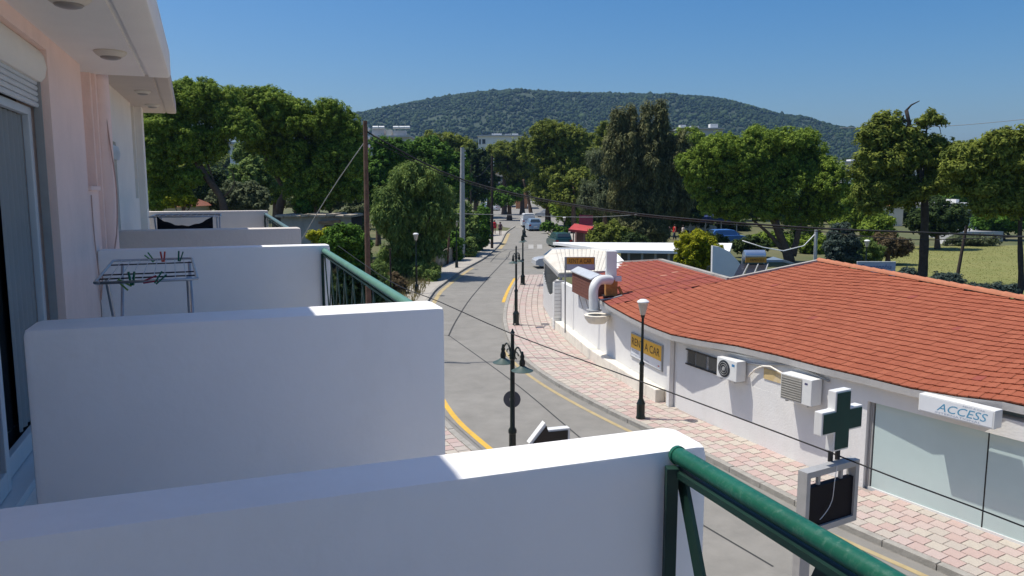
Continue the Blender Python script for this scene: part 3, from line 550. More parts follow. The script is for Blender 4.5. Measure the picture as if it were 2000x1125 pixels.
# long light-box sign over the shopfront
P0 = WP(1795, 769, .46)[0]; P1 = WP(1944, 802, .46)[0]; ex = t8.copy(); wd = (Vector((P1.x - P0.x, P1.y - P0.y, 0))).length; zt = (P0.z + P1.z) / 2; hh = .34; o = Vector((P0.x, P0.y, zt - hh))
sg = thing('sign_box', 'long white sign box lettered ACCESS in blue above the shopfront', 'sign', tuple(o))
MB().boxv(o, ex * wd, -n8 * .26, UP * hh).build('case', PLASTICWHITE, sg, bevel=.018); MB().boxv(o + ex * .03 + UP * .03 + n8 * .001, ex * (wd - .06), n8 * .004, UP * (hh - .06)).build('face', SIGNW, sg)
SKYB = M('sign_sky_blue', (.08, .30, .46), .4); text_mesh('ACCESS', 'lettering', SKYB, sg, o + ex * wd * .26 + UP * .10, ex, UP, .15, wd * .66, .007, .3); text_mesh('RENT A CAR', 'lettering', SIGNB, sg, o + ex * wd * .6 + UP * .275, ex, UP, .03, wd * .28, .007); text_mesh('INTERNATIONAL', 'lettering', SIGNB, sg, o + ex * wd * .24 + UP * .045, ex, UP, .035, wd * .6, .007)
# air conditioners
def aircon(label, x, y, wd, ht, dp, fan, mat):
    P, t, nn = WP(x, y, .06); ex = t if t.y < 0 else -t; t_ = thing('air_conditioner', label, 'air conditioner', tuple(P)); o = P - ex * wd / 2 - UP * ht / 2
    MB().boxv(o, ex * wd, nn * dp, UP * ht).build('case', mat, t_, bevel=.014); c = o + ex * wd * .38 + nn * (dp + .001) + UP * ht * .5; r_ = ht * .42
    if fan:
        MB().lathe(c, [(r_, 0), (r_, .012), (r_ * .92, .014)], 28, nn).build('fan_opening', M('fan_dark', (.03, .035, .042), .5), t_)
        for k_ in range(3): rr = r_ * (.25 + .25 * k_); MB().tube([c + nn * .022 + (ex * math.cos(a) + UP * math.sin(a)) * rr for a in [i * math.pi / 10 for i in range(21)]], .006, 5, False).build('grille_ring', GREYMETAL, t_)
        MB().lathe(c + nn * .016, [(.045, 0), (.04, .012)], 14, nn).build('fan_hub', GREYMETAL, t_)
        MB().boxv(o + ex * wd * .76 + nn * (dp + .001) + UP * ht * .72, ex * .1, nn * .003, UP * .06).build('badge', M('badge_blue', (.03, .2, .42), .4), t_)
    else:
        MB().boxv(o + ex * .03 + nn * (dp + .001) + UP * .03, ex * wd * .66, nn * .012, UP * (ht - .06)).build('grille_panel', M('grille_dusty', (.30, .28, .24), .8, .15, 5), t_)
        for k_ in range(9): MB().boxv(o + ex * .03 + nn * (dp + .0135) + UP * (.06 + k_ * (ht - .1) / 9), ex * wd * .66, nn * .008, UP * .012).build('grille_bar', M('grille_bar', (.42, .40, .35), .7), t_)
        MB().boxv(o + ex * wd * .78 + nn * (dp + .001) + UP * ht * .78, ex * .08, nn * .003, UP * .04).build('badge', M('badge_navy', (.06, .06, .14), .4), t_)
    for s_ in (.15, .85): MB().boxv(o + ex * wd * s_ - UP * .04 - nn * .05, ex * .04, nn * (dp + .02), UP * .038).build('bracket', GREYMETAL, t_)
    return t_
aircon('white air conditioner with a round dark fan beside the strip window', 1437, 719, .74, .52, .30, True, PLASTICWHITE)
aircon('dusty air conditioner with a square grille beside the green cross', 1574, 757, .86, .60, .34, False, PLASTICWHITE)
# pipes between them and the sand-coloured patch of old paint
def wall_tube(label, pts, r_, mat, out=.06, name='wall_pipe', cat='pipe'):
    P = [WP(x, y, out)[0] for x, y in pts]; return tag(MB().tube(crom(P, .15), r_, 7).build(name, mat, smooth=True), label, cat)
wall_tube('cream insulated pipe from the fan unit across the sand patch', [(1462, 735), (1474, 722), (1490, 715), (1505, 716), (1522, 726), (1538, 735)], .022, CREAM, .07)
wall_tube('white conduit running under the eave above the air conditioners', [(1318, 664), (1370, 676), (1430, 690), (1500, 702), (1560, 712), (1635, 735)], .02, PLASTICWHITE, .04)
wall_tube('grey pipe bundle under the eave between the air conditioners', [(1455, 707), (1490, 713), (1530, 712), (1570, 722), (1620, 745)], .028, GREYMETAL, .05)
wall_tube('thin black cable hanging beside the dusty air conditioner', [(1530, 738), (1537, 748), (1535, 760), (1528, 770)], .008, CABLE, .03, 'wall_cable', 'cable')
P, t, nn = WP(1511, 735, .008); tag(MB().boxv(P - t * .32 - UP * .12, t * .62, nn * .012, UP * .26).build('paint_patch', M('sand_paint', (.60, .45, .22), .9, .12, 6, dirt=((.75, .73, .68), 3, .6))), 'sand coloured patch on the white wall behind the cream pipe', 'wall patch')

# ------------------------------------------------------------------ kitchen hood, duct, chimney, gate, canopies beside the shop
BROWN = M('brown_cladding', (.17, .065, .045), .8, .2, 8, dirt=((.08, .04, .03), 4, .5)); ZINC = M('zinc_sheet', (.55, .57, .58), .45, .1, 3, metal=.2); RUST = M('rusty_sheet', (.45, .21, .06), .8, .3, 5, dirt=((.2, .07, .03), 5, .8))
P0 = WP(1117, 590, .25)[0]; P1 = WP(1156, 612, .25)[0]; ex = Vector((P1.x - P0.x, P1.y - P0.y, 0)); wd = ex.length; ex.normalize(); nn = Vector((ex.y, -ex.x, 0)); nn = nn if nn.dot(-P0) > 0 else -nn; inn_ = -nn
Pt = WP(1117, 530, .25)[0]; zt = Pt.z; zb = WP(1156, 590, .25)[0].z; o = Vector((P0.x, P0.y, zb))
hood = thing('hood_housing', 'brown clad box with a grey metal lid above the shop corner', 'housing', tuple(o))
nb_ = 7; hb = (zt - zb) / nb_
for k_ in range(nb_): MB().boxv(o + UP * (hb * k_ + .006), ex * wd, inn_ * .5, UP * (hb - .01)).build('cladding_board', BROWN, hood)
MB().prism([Vector((o.x, o.y, zt)) + inn_ * a + UP * b - ex * .05 for a, b in [(-.06, 0), (-.06, .04), (.25, .20), (.56, .1), (.56, .0)]], ex * (wd + .1)).build('lid', ZINC, hood)
for f_ in (.3, .62): MB().bar(o + ex * wd * f_ + inn_ * .05, o + ex * wd * (f_ + .03) + inn_ * .2 - UP * .55, .03, .03).build('strut', GREYMETAL, hood)
YD = WP(1174, 620, .25)[0].y - .3
def AD(x, y, dy=0): return AT(x, y, YD + dy)
dk = thing('exhaust_duct', 'white elbow duct rising from the wall into the rusty chimney base', 'duct', tuple(AD(1165, 612)))
MB().tube(crom([AD(1160, 606), AD(1159, 585), AD(1160, 562), AD(1168, 549, .15), AD(1180, 546, .3), AD(1192, 547, .5)], .08), .165, 18).build('elbow', PLASTICWHITE, dk, smooth='auto')
MB().lathe(AD(1160, 607), [(.27, 0), (.27, .04)], 18).build('collar', GREYMETAL, dk)
c = AD(1166, 615, .1); MB().lathe(c, [(.1, -.32), (.3, -.28), (.42, -.12), (.45, .0), (.40, .02)], 18).build('duct_shelf', PLINTH, dk, smooth='auto')
ch = thing('chimney', 'square white chimney on a rusty base at the roof corner', 'chimney', tuple(AD(1193, 580, .7)))
a = AD(1193, 578, .7); b = AD(1193, 547, .7); c = AD(1193, 491, .7)
MB().prism([a + Vector((x, y, 0)) for x, y in [(-.30, -.25), (.30, -.25), (.30, .25), (-.30, .25)]], UP * .02).build('base_plate', DARKMETAL, ch)
MB().box(a + UP * .02, .42, .40, b.z - a.z).build('rusty_base', RUST, ch, bevel=.02); MB().box(b + UP * .02, .36, .36, c.z - b.z).build('flue', PLASTICWHITE, ch, bevel=.01)
MB().box(AD(1207, 549, .6), .22, .2, .17).build('motor_box', PLASTICWHITE, ch); MB().bar(AD(1208, 560, .6), AD(1216, 577, .6), .12, .1).build('brace', RUST, ch)
tag(MB().tube([AD(1170, 608, .05), AD(1170, 586, .05), AD(1195, 583, .1), AD(1215, 577, .2)], .03, 8).build('drain_pipe', GREYMETAL), 'grey bent pipe on the roof edge below the chimney', 'pipe')
# pole sign
YP = 31.2; o = AT(1104, 632, YP); ps = thing('pole_sign', 'orange and grey RENT A CAR board on a tall thin post', 'sign', tuple(o))
MB().bar(Vector((o.x, o.y, gz(YP) + .4)), AT(1104, 502, YP), .06, .06).build('post', GREYMETAL, ps)
a = AT(1105, 528, YP); b = AT(1162, 528, YP); top = AT(1105, 502, YP).z; wd = b.x - a.x; hh = top - a.z; X = Vector((1, 0, 0)); F_ = Vector((0, -1, 0))
MB().boxv(a, X * wd, -F_ * .06, UP * hh).build('frame', GREYMETAL, ps); MB().boxv(a + X * .04 + F_ * .001 + UP * hh * .46, X * (wd - .08), F_ * .006, UP * hh * .5).build('upper_panel', ORNG, ps); MB().boxv(a + X * .04 + F_ * .001 + UP * .03, X * (wd - .08), F_ * .006, UP * hh * .40).build('lower_panel', M('sign_pale_mauve', (.48, .46, .52), .4), ps)
text_mesh('RENT A CAR', 'lettering', INK, ps, a + X * .12 + UP * hh * .53 + F_ * .004, X, UP, hh * .34, wd - .26, .006); text_mesh('ACCESS INTERNATIONAL', 'lettering', SIGNB, ps, a + X * .16 + UP * hh * .30 + F_ * .004, X, UP, .06, wd * .6, .006)
# slatted white gate pillar and picket gate
gt = thing('slatted_screen', 'grey white screen of stacked boards beside the post sign', 'screen', tuple(GR(1092, 640)))
YG = 33.2; a = AT(1082, 640, YG); b = AT(1103, 640, YG); zt = AT(1092, 552, YG).z; z0 = gz(YG) + .13; nb_ = 13; hb = (zt - z0) / nb_; wd = b.x - a.x
for k_ in range(nb_): MB().boxv(Vector((a.x, YG, z0 + hb * k_ + .012)), (wd, .12, 0), (-.05, .35, 0), UP * (hb - .018)).build('board', PLASTICWHITE, gt)
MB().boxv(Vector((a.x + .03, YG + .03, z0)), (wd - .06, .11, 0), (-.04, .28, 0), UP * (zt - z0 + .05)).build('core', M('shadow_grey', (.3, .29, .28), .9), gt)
pg = thing('picket_gate', 'white gate of upright boards with a dipping top edge', 'gate', tuple(GR(1075, 625)))
ga = Vector((1.62, 39.6, 0)); gb = Vector((1.93, 33.6, 0)); ng = 22
for k_ in range(ng):
    p = ga.lerp(gb, k_ / ng); q = ga.lerp(gb, (k_ + .8) / ng); hgt = 1.05 + .75 * abs(2 * (k_ + .5) / ng - 1) ** 1.6; MB().boxv(onground(p, .14), q - p, (.04, 0, 0), UP * hgt).build('picket', PLASTICWHITE, pg)
for z in (.35, .85): MB().boxv(onground(ga, z) + Vector((.042, 0, 0)), onground(gb) - onground(ga), (.03, 0, 0), UP * .09).build('cross_rail', PLASTICWHITE, pg)
pw = thing('boundary_wall', 'grey rendered pillar wall at the corner of the canopy', 'wall', tuple(GR(1070, 560)))
for k_ in range(5): MB().boxv(AT(1063, 545, 41.5) * Vector((1, 1, 0)) + UP * (gz(41.5) + .1 + k_ * .5), (.75, 0, 0), (0, .4, 0), UP * .485).build('block', M('grey_block', (.42, .41, .38), .9, .12, 4, .4, 20), pw)
# corrugated canopy and white flat roof behind
CANV = M('weathered_canopy', (.68, .63, .53), .8, .1, 2.5, dirt=((.45, .36, .24), 1.2, .6)); WROOF = M('white_membrane', (.82, .82, .79), .7, .04, 1)
cn = thing('canopy', 'weathered cream corrugated canopy over the terrace', 'canopy', tuple(GR(1120, 560)))
c0 = GZ(1062, 502, 3.0); c1 = GZ(1078, 487, 3.15); c2 = GZ(1196, 486, 3.15); c3 = GZ(1228, 519, 3.0); c4 = GZ(1180, 529, 2.85); c5 = GZ(1092, 533, 2.8)
def patchpt(s, t): return (c5.lerp(c4, s)).lerp(c1.lerp(c2, s), t) if t > -1 else None
NB = 14
for k_ in range(NB):
    s0, s1 = k_ / NB, (k_ + 1) / NB - .006; a = patchpt(s0, 0); b = patchpt(s1, 0); c = patchpt(s1, 1); d = patchpt(s0, 1); m0 = (a + b) / 2 + UP * .009; m1 = (c + d) / 2 + UP * .009
    MB().add([a, m0, b, c, m1, d, a - UP * .02, b - UP * .02, c - UP * .02, d - UP * .02], [(0, 1, 4, 5), (1, 2, 3, 4), (9, 8, 7, 6), (0, 2, 7, 6) if 0 else (0, 6, 7, 2), (5, 3, 8, 9)]).build('roof_sheet', CANV, cn)
MB().prism([c0, c5, c1], UP * -.03).build('corner_sheet', CANV, cn); MB().bar(c5 - UP * .12, c4 - UP * .12, .08, .16).build('edge_beam', GREYMETAL, cn); MB().bar(c5 - UP * .12, c0 - UP * .12, .08, .16).build('edge_beam', GREYMETAL, cn)
for p in (c5, c4, c0): MB().bar(Vector((p.x + .1, p.y + .2, gz(p.y))), Vector((p.x + .1, p.y + .2, p.z - .1)), .1, .1).build('post', GREYMETAL, cn)
MB().prism([c3, c2, c4], UP * -.04).build('side_sheet', WROOF, cn)
wr = thing('flat_roof_building', 'long low building with a bright white flat roof behind the tiled roof', 'building', tuple(GR(1300, 520)))
r0 = GZ(1080, 478, 3.1); r1 = GZ(1430, 480, 3.1); r2 = GZ(1425, 497, 3.1); r3 = GZ(1200, 494, 3.1)
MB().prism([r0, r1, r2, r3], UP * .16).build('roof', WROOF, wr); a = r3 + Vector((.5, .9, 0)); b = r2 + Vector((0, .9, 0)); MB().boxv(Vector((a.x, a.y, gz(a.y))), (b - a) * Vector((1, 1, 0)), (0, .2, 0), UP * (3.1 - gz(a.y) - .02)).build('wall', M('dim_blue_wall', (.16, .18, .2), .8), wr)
for k_ in range(9): p = r3.lerp(r2, k_ / 8.5) + Vector((.05, .25, 0)); MB().boxv(Vector((p.x, p.y, 2.55)), (.12, 0, 0), (0, .1, 0), UP * .54).build('bracket', GREYMETAL, wr)
a = r3.lerp(r2, 0) + Vector((0, .3, 0)); MB().boxv(Vector((a.x, a.y, 2.42)), (r2 - r3) * Vector((1, 1, 0)), (0, .1, 0), UP * .18).build('valance', M('valance_grey', (.42, .44, .46), .7), wr)
cw = thing('curved_wall', 'white rendered gable wall with a curved top behind the solar heater', 'wall', tuple(GR(1430, 540)))
YW = 33; pts = [AT(1392, 545, YW), AT(1392, 480, YW), AT(1405, 482, YW), AT(1425, 492, YW), AT(1440, 508, YW), AT(1452, 525, YW), AT(1458, 545, YW)]; lo_ = [Vector((pts[0].x, YW, gz(YW)))] + pts[1:-1] + [Vector((pts[-1].x, YW, gz(YW)))]
MB().prism(lo_, (0, .25, 0)).build('wall', SHOPWHITE, cw)
# solar water heater
YS = 29.5; sh_ = thing('solar_water_heater', 'solar water heater with a steel tank, orange lower band and dark collector panels', 'water heater', tuple(AT(1470, 545, YS)))
TANK = M('tank_steel', (.45, .52, .62), .22, .06, 3, metal=.7); a = AT(1452, 499, YS + .7); b = AT(1494, 499, YS + .7); MB().tube([a, a.lerp(b, .04), a.lerp(b, .96), b], [.16, .22, .22, .16], 18).build('tank', TANK, sh_, smooth='auto')
a2 = a - UP * .18 + Vector((.03, -.18, 0)); MB().boxv(a2 - UP * .08, (b - a) * .97, (0, -.03, 0), UP * .22).build('orange_band', ORNG, sh_); text_mesh('FIRMOCELL', 'lettering', INK, sh_, a2 + X * .18 - UP * .03 + F_ * .032, X, UP, .1, .55, .004)
for x0, x1 in ((1432, 1449), (1452, 1470), (1473, 1491)):
    p = AT(x0 + 14 - (x0 - 1432) * .1, 515, YS + .55); q = AT(x0, 541, YS - .4); wdp = (x1 - x0) / 1500 * YS; MB().prism([q, q + X * wdp, p + X * wdp, p], Vector((0, .05, -.03))).build('collector', M('collector_black', (.03, .03, .035), .2), sh_)
    MB().bar(q + UP * .02 + X * wdp, p + UP * .02 + X * wdp, .035, .03).build('collector_edge', GREYMETAL, sh_)
for x in (1450, 1492): MB().bar(AT(x, 503, YS + .8), AT(x, 548, YS + .8), .05, .05).build('leg', GREYMETAL, sh_)
tag(MB().prism([AT(1492, 512, 34), AT(1530, 512, 34), AT(1556, 519, 36), AT(1510, 505, 40)], UP * .1).build('lean_to_roof', M('blue_grey_sheet', (.20, .26, .33), .5, .1, 2)), 'blue grey sheet roof behind the solar heater', 'roof')

# ------------------------------------------------------------------ lamps, poles, signs, cables
def globe_lamp(label, base, H, head_col, group='lantern street lamps'):
    t = thing('street_lamp', label, 'street lamp', tuple(base), group); b = Vector(base)
    MB().lathe(b, [(.13, 0), (.13, .06), (.115, .08), (.115, .40), (.125, .42), (.09, .5), (.07, .55)], 8).build('base', BLACKGREEN, t, smooth='auto')
    MB().lathe(b, [(.062, .54), (.058, H * .45), (.072, H * .45 + .02), (.072, H * .45 + .06), (.04, H * .45 + .12), (.034, H - .52), (.05, H - .5), (.06, H - .42)], 12).build('shaft', BLACKGREEN, t, smooth='auto')
    MB().lathe(b, [(.065, H - .43), (.075, H - .40), (.15, H - .08)], 14).build('lantern', head_col, t, smooth='auto'); MB().lathe(b, [(.17, H - .085), (.165, H - .06), (.08, H - .005), (.02, H)], 16).build('cap', PLASTICWHITE, t, smooth='auto'); return t
FROST = M('frosted_lantern', (.55, .47, .38), .35, .05, 4)
globe_lamp('black street lamp with a frosted lantern in front of the RENT A CAR wall sign', onground(GR(1251, 826), .13), 3.32, FROST)
globe_lamp('street lamp with a white lantern by the kerb below the willow-like tree', onground(GR(814, 577), .13), 3.5, FROST)
globe_lamp('street lamp by the concrete pole at the low wall', onground(GR(892, 526), .13), 3.5, FROST)
globe_lamp('street lamp with a round white head at the edge of the grass field', AT(1691, 515, 45) - UP * 1.0, AT(1691, 468, 45).z - AT(1691, 515, 45).z + 1.0, FROST)
globe_lamp('street lamp with a pale lantern beside the red kiosk', onground(GR(1102, 482)), 3.0, FROST)
SHADE = M('lamp_shade_green', (.05, .085, .075), .5, .2, 6)
def arm_lamp(label, base, H, ang):
    t = thing('street_lamp', label, 'street lamp', tuple(base), 'double-armed street lamps'); b = Vector(base)
    MB().lathe(b, [(.16, 0), (.16, .05), (.14, .07), (.135, .46), (.15, .48), (.15, .52), (.10, .6), (.085, .64)], 8).build('base', BLACKGREEN, t, smooth='auto')
    MB().lathe(b, [(.078, .62), (.07, 1.5), (.085, 1.52), (.085, 1.58), (.05, 1.64), (.045, H - .62), (.06, H - .6), (.06, H - .5), (.038, H - .44), (.034, H - .1), (.05, H - .08), (.02, H - .03), (.012, H)], 12).build('shaft', BLACKGREEN, t, smooth='auto')
    for s_ in (-1, 1):
        d = Vector((math.cos(ang), math.sin(ang), 0)) * s_; z = H - .5
        arm = MB().tube(crom([b + UP * (z - .12) + d * .04, b + UP * (z + .10) + d * .12, b + UP * (z + .17) + d * .24, b + UP * (z + .08) + d * .36, b + UP * (z - .02) + d * .40], .04), .018, 8).build('arm', BLACKGREEN, t, smooth=True)
        MB().tube([b + d * (.17 + .07 * math.cos(q)) + UP * (z + .0 + .07 * math.sin(q)) for q in [i * .6 for i in range(9)]], .011, 6).build('scroll', BLACKGREEN, arm, smooth=True)
        c = b + d * .40 + UP * (z - .02); hd = MB().lathe(c, [(.02, .14), (.03, .08), (.045, .04), (.035, 0), (.055, -.05), (.06, -.1), (.045, -.15)], 12).build('lamp_neck', BLACKGREEN, t, smooth='auto')
        MB().lathe(c, [(.05, -.14), (.10, -.175), (.17, -.21), (.215, -.23), (.21, -.238), (.10, -.225), (.03, -.2)], 20).build('shade', SHADE, t, smooth='auto'); MB().lathe(c, [(.05, -.2), (.07, -.23), (.05, -.27), (.01, -.285)], 12).build('bulb', PLASTICWHITE, t, smooth=True)
    return t
arm_lamp('double-armed black green street lamp with a round sign on its post', onground(Vector((.01, 14.8, 0)), .13), 3.62, R(-62))
arm_lamp('double-armed street lamp standing alone at the bend of the paving', onground(GR(1008, 640), .13), 3.6, R(70))
arm_lamp('double-armed street lamp at the start of the paving by the side street', onground(GR(1021, 560), .13), 3.45, R(80))
# round sign back
p = AT(1000, 780, 14.93); rs = thing('round_sign', 'back of a round grey traffic sign on the lamp post', 'sign', tuple(p)); MB().lathe(p, [(.172, 0), (.172, -.012)], 36, (-.05, -1, .05)).build('disc', M('sign_back_grey', (.10, .105, .12), .45, .1, 3), rs, smooth='auto')
MB().boxv(p + Vector((-.05, -.06, -.02)), (.1, 0, 0), (0, .05, 0), UP * .04).build('clamp', GREYMETAL, rs)
# bollard-like cap far down the road
bl = thing('road_bollard', 'dark bollard on a small round island in the road', 'bollard', tuple(onground(GR(1024, 463)))); MB().lathe(onground(GR(1024, 463)), [(.35, 0), (.35, .12), (.2, .2), (.16, .5), (.22, .6), (.12, .75), (.1, 1.05), (.02, 1.15)], 12).build('bollard', BLACKGREEN, bl, smooth='auto')
# pharmacy cross on its post with the display below
def frame_at(p, nrm): nrm = Vector(nrm).normalized(); ex = UP.cross(nrm).normalized(); return ex, nrm
YC = 9.6; pc = AT(1648, 822, YC); ex, nf = frame_at(pc, (.50, -.87, 0)); base = onground(AT(1565, 1000, YC + .1), .13)
cs = thing('pharmacy_sign', 'white edged green cross above a black display panel on a grey steel post', 'sign', tuple(base))
def crossprof(A, w_): return [(-w_, -A), (w_, -A), (w_, -w_), (A, -w_), (A, w_), (w_, w_), (w_, A), (-w_, A), (-w_, w_), (-A, w_), (-A, -w_), (-w_, -w_)]
MB().prism([pc + ex * u + UP * v - nf * .02 for u, v in crossprof(.40, .155)], -nf * .12).build('cross_case', PLASTICWHITE, cs, bevel=.012); MB().prism([pc + ex * u + UP * v - nf * .016 for u, v in crossprof(.374, .129)], nf * .006).build('cross_face', M('cross_green_face', (.004, .045, .038), .4, .15, 3, spec=.2), cs)
fw, fh = 1.02, .84; fo = pc - UP * (.40 + .16 + fh) - ex * (fw / 2 + .19) - nf * .10 
for o_, e_, h_ in ((fo, ex * .07, UP * fh), (fo + ex * (fw - .07), ex * .07, UP * fh), (fo + ex * .07 + UP * (fh - .08), ex * (fw - .14), UP * .08), (fo + ex * .07, ex * (fw - .14), UP * .08)): MB().boxv(o_, e_, nf * .14, h_).build('panel_frame', GREYMETAL, cs)
MB().boxv(fo + ex * .073 + UP * .083 + nf * .02, ex * (fw - .146), nf * .09, UP * .53).build('display', M('display_black', (.004, .004, .009), .6, .2, 3, spec=.15), cs)
for f_ in (.27, .7): MB().boxv(fo + ex * fw * f_ + UP * .615 + nf * .05, ex * .045, nf * .04, UP * .142).build('hanger', GREYMETAL, cs)
for f_ in (-.07, .07): MB().boxv(pc + ex * (f_ - .02) - nf * .14 - UP * .57, ex * .04, nf * .05, UP * .18).build('neck', DARKMETAL, cs)
MB().boxv(Vector((fo.x, fo.y, base.z)) + nf * .03 - ex * .06, ex * .19, nf * .11, UP * (fo.z - base.z)).build('post', GREYMETAL, cs)
wp_ = fo + ex * .55 + nf * .15 + UP * fh; MB().tube(crom([wp_, wp_ - UP * .2 - ex * .03, wp_ - UP * .45 - ex * .06, wp_ - UP * .58 - ex * .16, wp_ - UP * .66 - ex * .28], .06), .005, 5).build('wire', PLASTICWHITE, cs)
# arrow shaped sign, its top showing over the near balcony wall
pa = AT(1078, 862, 12.3); ex2, nf2 = frame_at(pa, (.30, -.95, 0)); ar = thing('arrow_sign', 'black arrow shaped sign box with pale edges on a post', 'sign', tuple(onground(pa, .13)))
pr = [(-.40, .0), (-.12, .33), (-.08, .20), (.32, .20), (.32, -.20), (-.08, -.20), (-.12, -.33)]
MB().prism([pa + ex2 * u + UP * v for u, v in pr], -nf2 * .14).build('case', PLASTICWHITE, ar, bevel=.008); MB().prism([pa + ex2 * (u * .86 + .005) + UP * v * .84 + nf2 * .002 for u, v in pr], nf2 * .008).build('face', BLACK, ar)
q = onground(pa + ex2 * .1 - nf2 * .07, .13); MB().bar(q, Vector((q.x, q.y, pa.z - .2)), .07, .07).build('post', GREYMETAL, ar)
# utility poles
def pole(label, x, ytop, Y, r0, r1, mat, lean=0, ins=True, base=None):
    b = Vector(AT(x, 500, Y)); b.z = gz(Y); tp = AT(x - lean, ytop, Y); t = thing('utility_pole', label, 'utility pole', tuple(b), 'utility poles'); MB().tube([b, b.lerp(tp, .33), b.lerp(tp, .66), tp], [r0, r0 * .9 + r1 * .1, (r0 + r1) / 2, r1], 12).build('shaft', mat, t, smooth='auto')
    if ins:
        for k_ in range(3): MB().lathe(tp - UP * (.35 + .3 * k_) + Vector((r1 + .05, 0, 0)), [(.02, 0), (.045, .03), (.045, .09), (.02, .12)], 10).build('insulator', PLASTICWHITE, t)
    return tp
CONCP = M('concrete_pole', (.40, .40, .38), .85, .1, 4); WOODD = M('dark_wood', (.05, .035, .028), .9, .3, 6)
T1 = pole('reddish wooden pole with a guy wire beside the balconies', 717, 236, 28, .105, .075, WOOD, 4); T2 = pole('pale concrete pole at the low wall', 903, 288, 65.3, .24, .17, CONCP); T3 = pole('dark wooden pole at the pavement beside the two walkers', 961, 304, 74, .14, .10, WOODD); T4 = pole('slim dark pole leaning among the bushes', 874, 395, 60, .09, .07, WOOD, -6, False)
pole('grey post with a sagging cable behind the tiled roof', 1594, 449, 38, .09, .08, CONCP, 0, False); pole('crooked dark post before the grass field', 1868, 440, 43, .1, .07, WOODD, -20, False); pole('slim dark pole before the far parked cars', 920, 320, 120, .14, .1, WOODD, 0, False)
pole('slim post at the vacant lot behind the railing', 762, 485, 40, .05, .04, WOODD, 0, False)
def cable(label, pts, r_, mat=CABLE, name='overhead_cable'): return tag(MB().tube(crom(pts, .8), r_, 6).build(name, mat, smooth=True), label, 'cable')
cable('thick black cable bundle from the wooden pole over the shop roof', [T1 - UP * .35, AT(860, 334, 28.2), AT(1000, 377, 28), AT(1180, 409, 27.3), AT(1350, 428, 26.5), AT(1600, 446, 25.3), AT(1800, 454, 24.2), AT(2050, 464, 23), AT(2300, 470, 22)], .03)
cable('second black cable running just under the thick bundle', [T1 - UP * .55, AT(860, 339, 28.3), AT(1000, 381, 28.1), AT(1180, 412, 27.4), AT(1350, 432, 26.6), AT(1600, 452, 25.5), AT(1760, 468, 24.5), AT(1900, 466, 23.6), AT(2100, 458, 22.6)], .014)
cable('guy wire slanting down from the wooden pole', [T1 - UP * .7, AT(660, 352, 29), AT(610, 432, 30), AT(560, 520, 31)], .016, GREYMETAL, 'guy_wire')
cable('black cable sagging across the street past the lamp to the cross sign', [AT(660, 480, 28), AT(760, 548, 21), AT(860, 590, 17), AT(1000, 652, 14.6), AT(1200, 726, 12.6), AT(1400, 800, 11.0), AT(1610, 879, 9.85), AT(1645, 893, 9.75)], .011)
cable('black cable from the cross sign along the shopfront', [AT(1645, 893, 9.6), AT(1760, 938, 9.2), AT(1900, 990, 8.9), AT(2050, 1048, 8.6)], .011)
cable('thin pale cable crossing between the far poles', [AT(880, 417, 66), AT(1000, 420, 66), AT(1150, 424, 66), AT(1260, 418, 66)], .02, GREYMETAL)
cable('white cable sagging from the grey post', [AT(1594, 455, 38), AT(1570, 480, 38), AT(1530, 490, 38), AT(1490, 483, 38), AT(1450, 470, 38)], .025, PLASTICWHITE)
cable('thin cable strung from concrete pole to dark pole', [T2 - UP * .5, AT(930, 345, 69), T3 - UP * .6], .02)
cable('faint high cable beyond the broken pine', [AT(1640, 250, 110), AT(1850, 246, 110), AT(2050, 228, 110)], .04, GREYMETAL)
# drain cover and manholes
for q, lab, s_ in (((1062, 646), 'a', .3), ((896, 533), 'b', .35)): pass
# low retaining wall on the left
lw = thing('retaining_wall', 'low grey wall below the hedge along the left pavement', 'wall', tuple(GR(890, 510))); STONE = M('rendered_stone', (.30, .27, .22), .95, .2, 3, .5, 20, dirt=((.17, .15, .12), 1.5, .7))
line = resample([Vector((p.x, p.y, 0)) for p in offset([p for p in KL if 57 < p.y < 95], -2.1)], 2.2)
for p, q in zip(line, line[1:]): MB().boxv(onground(p, 0), (onground(q) - onground(p)) * .985, Vector((-.25, 0, 0)), UP * 1.25).build('wall_block', STONE, lw, bevel=.02)

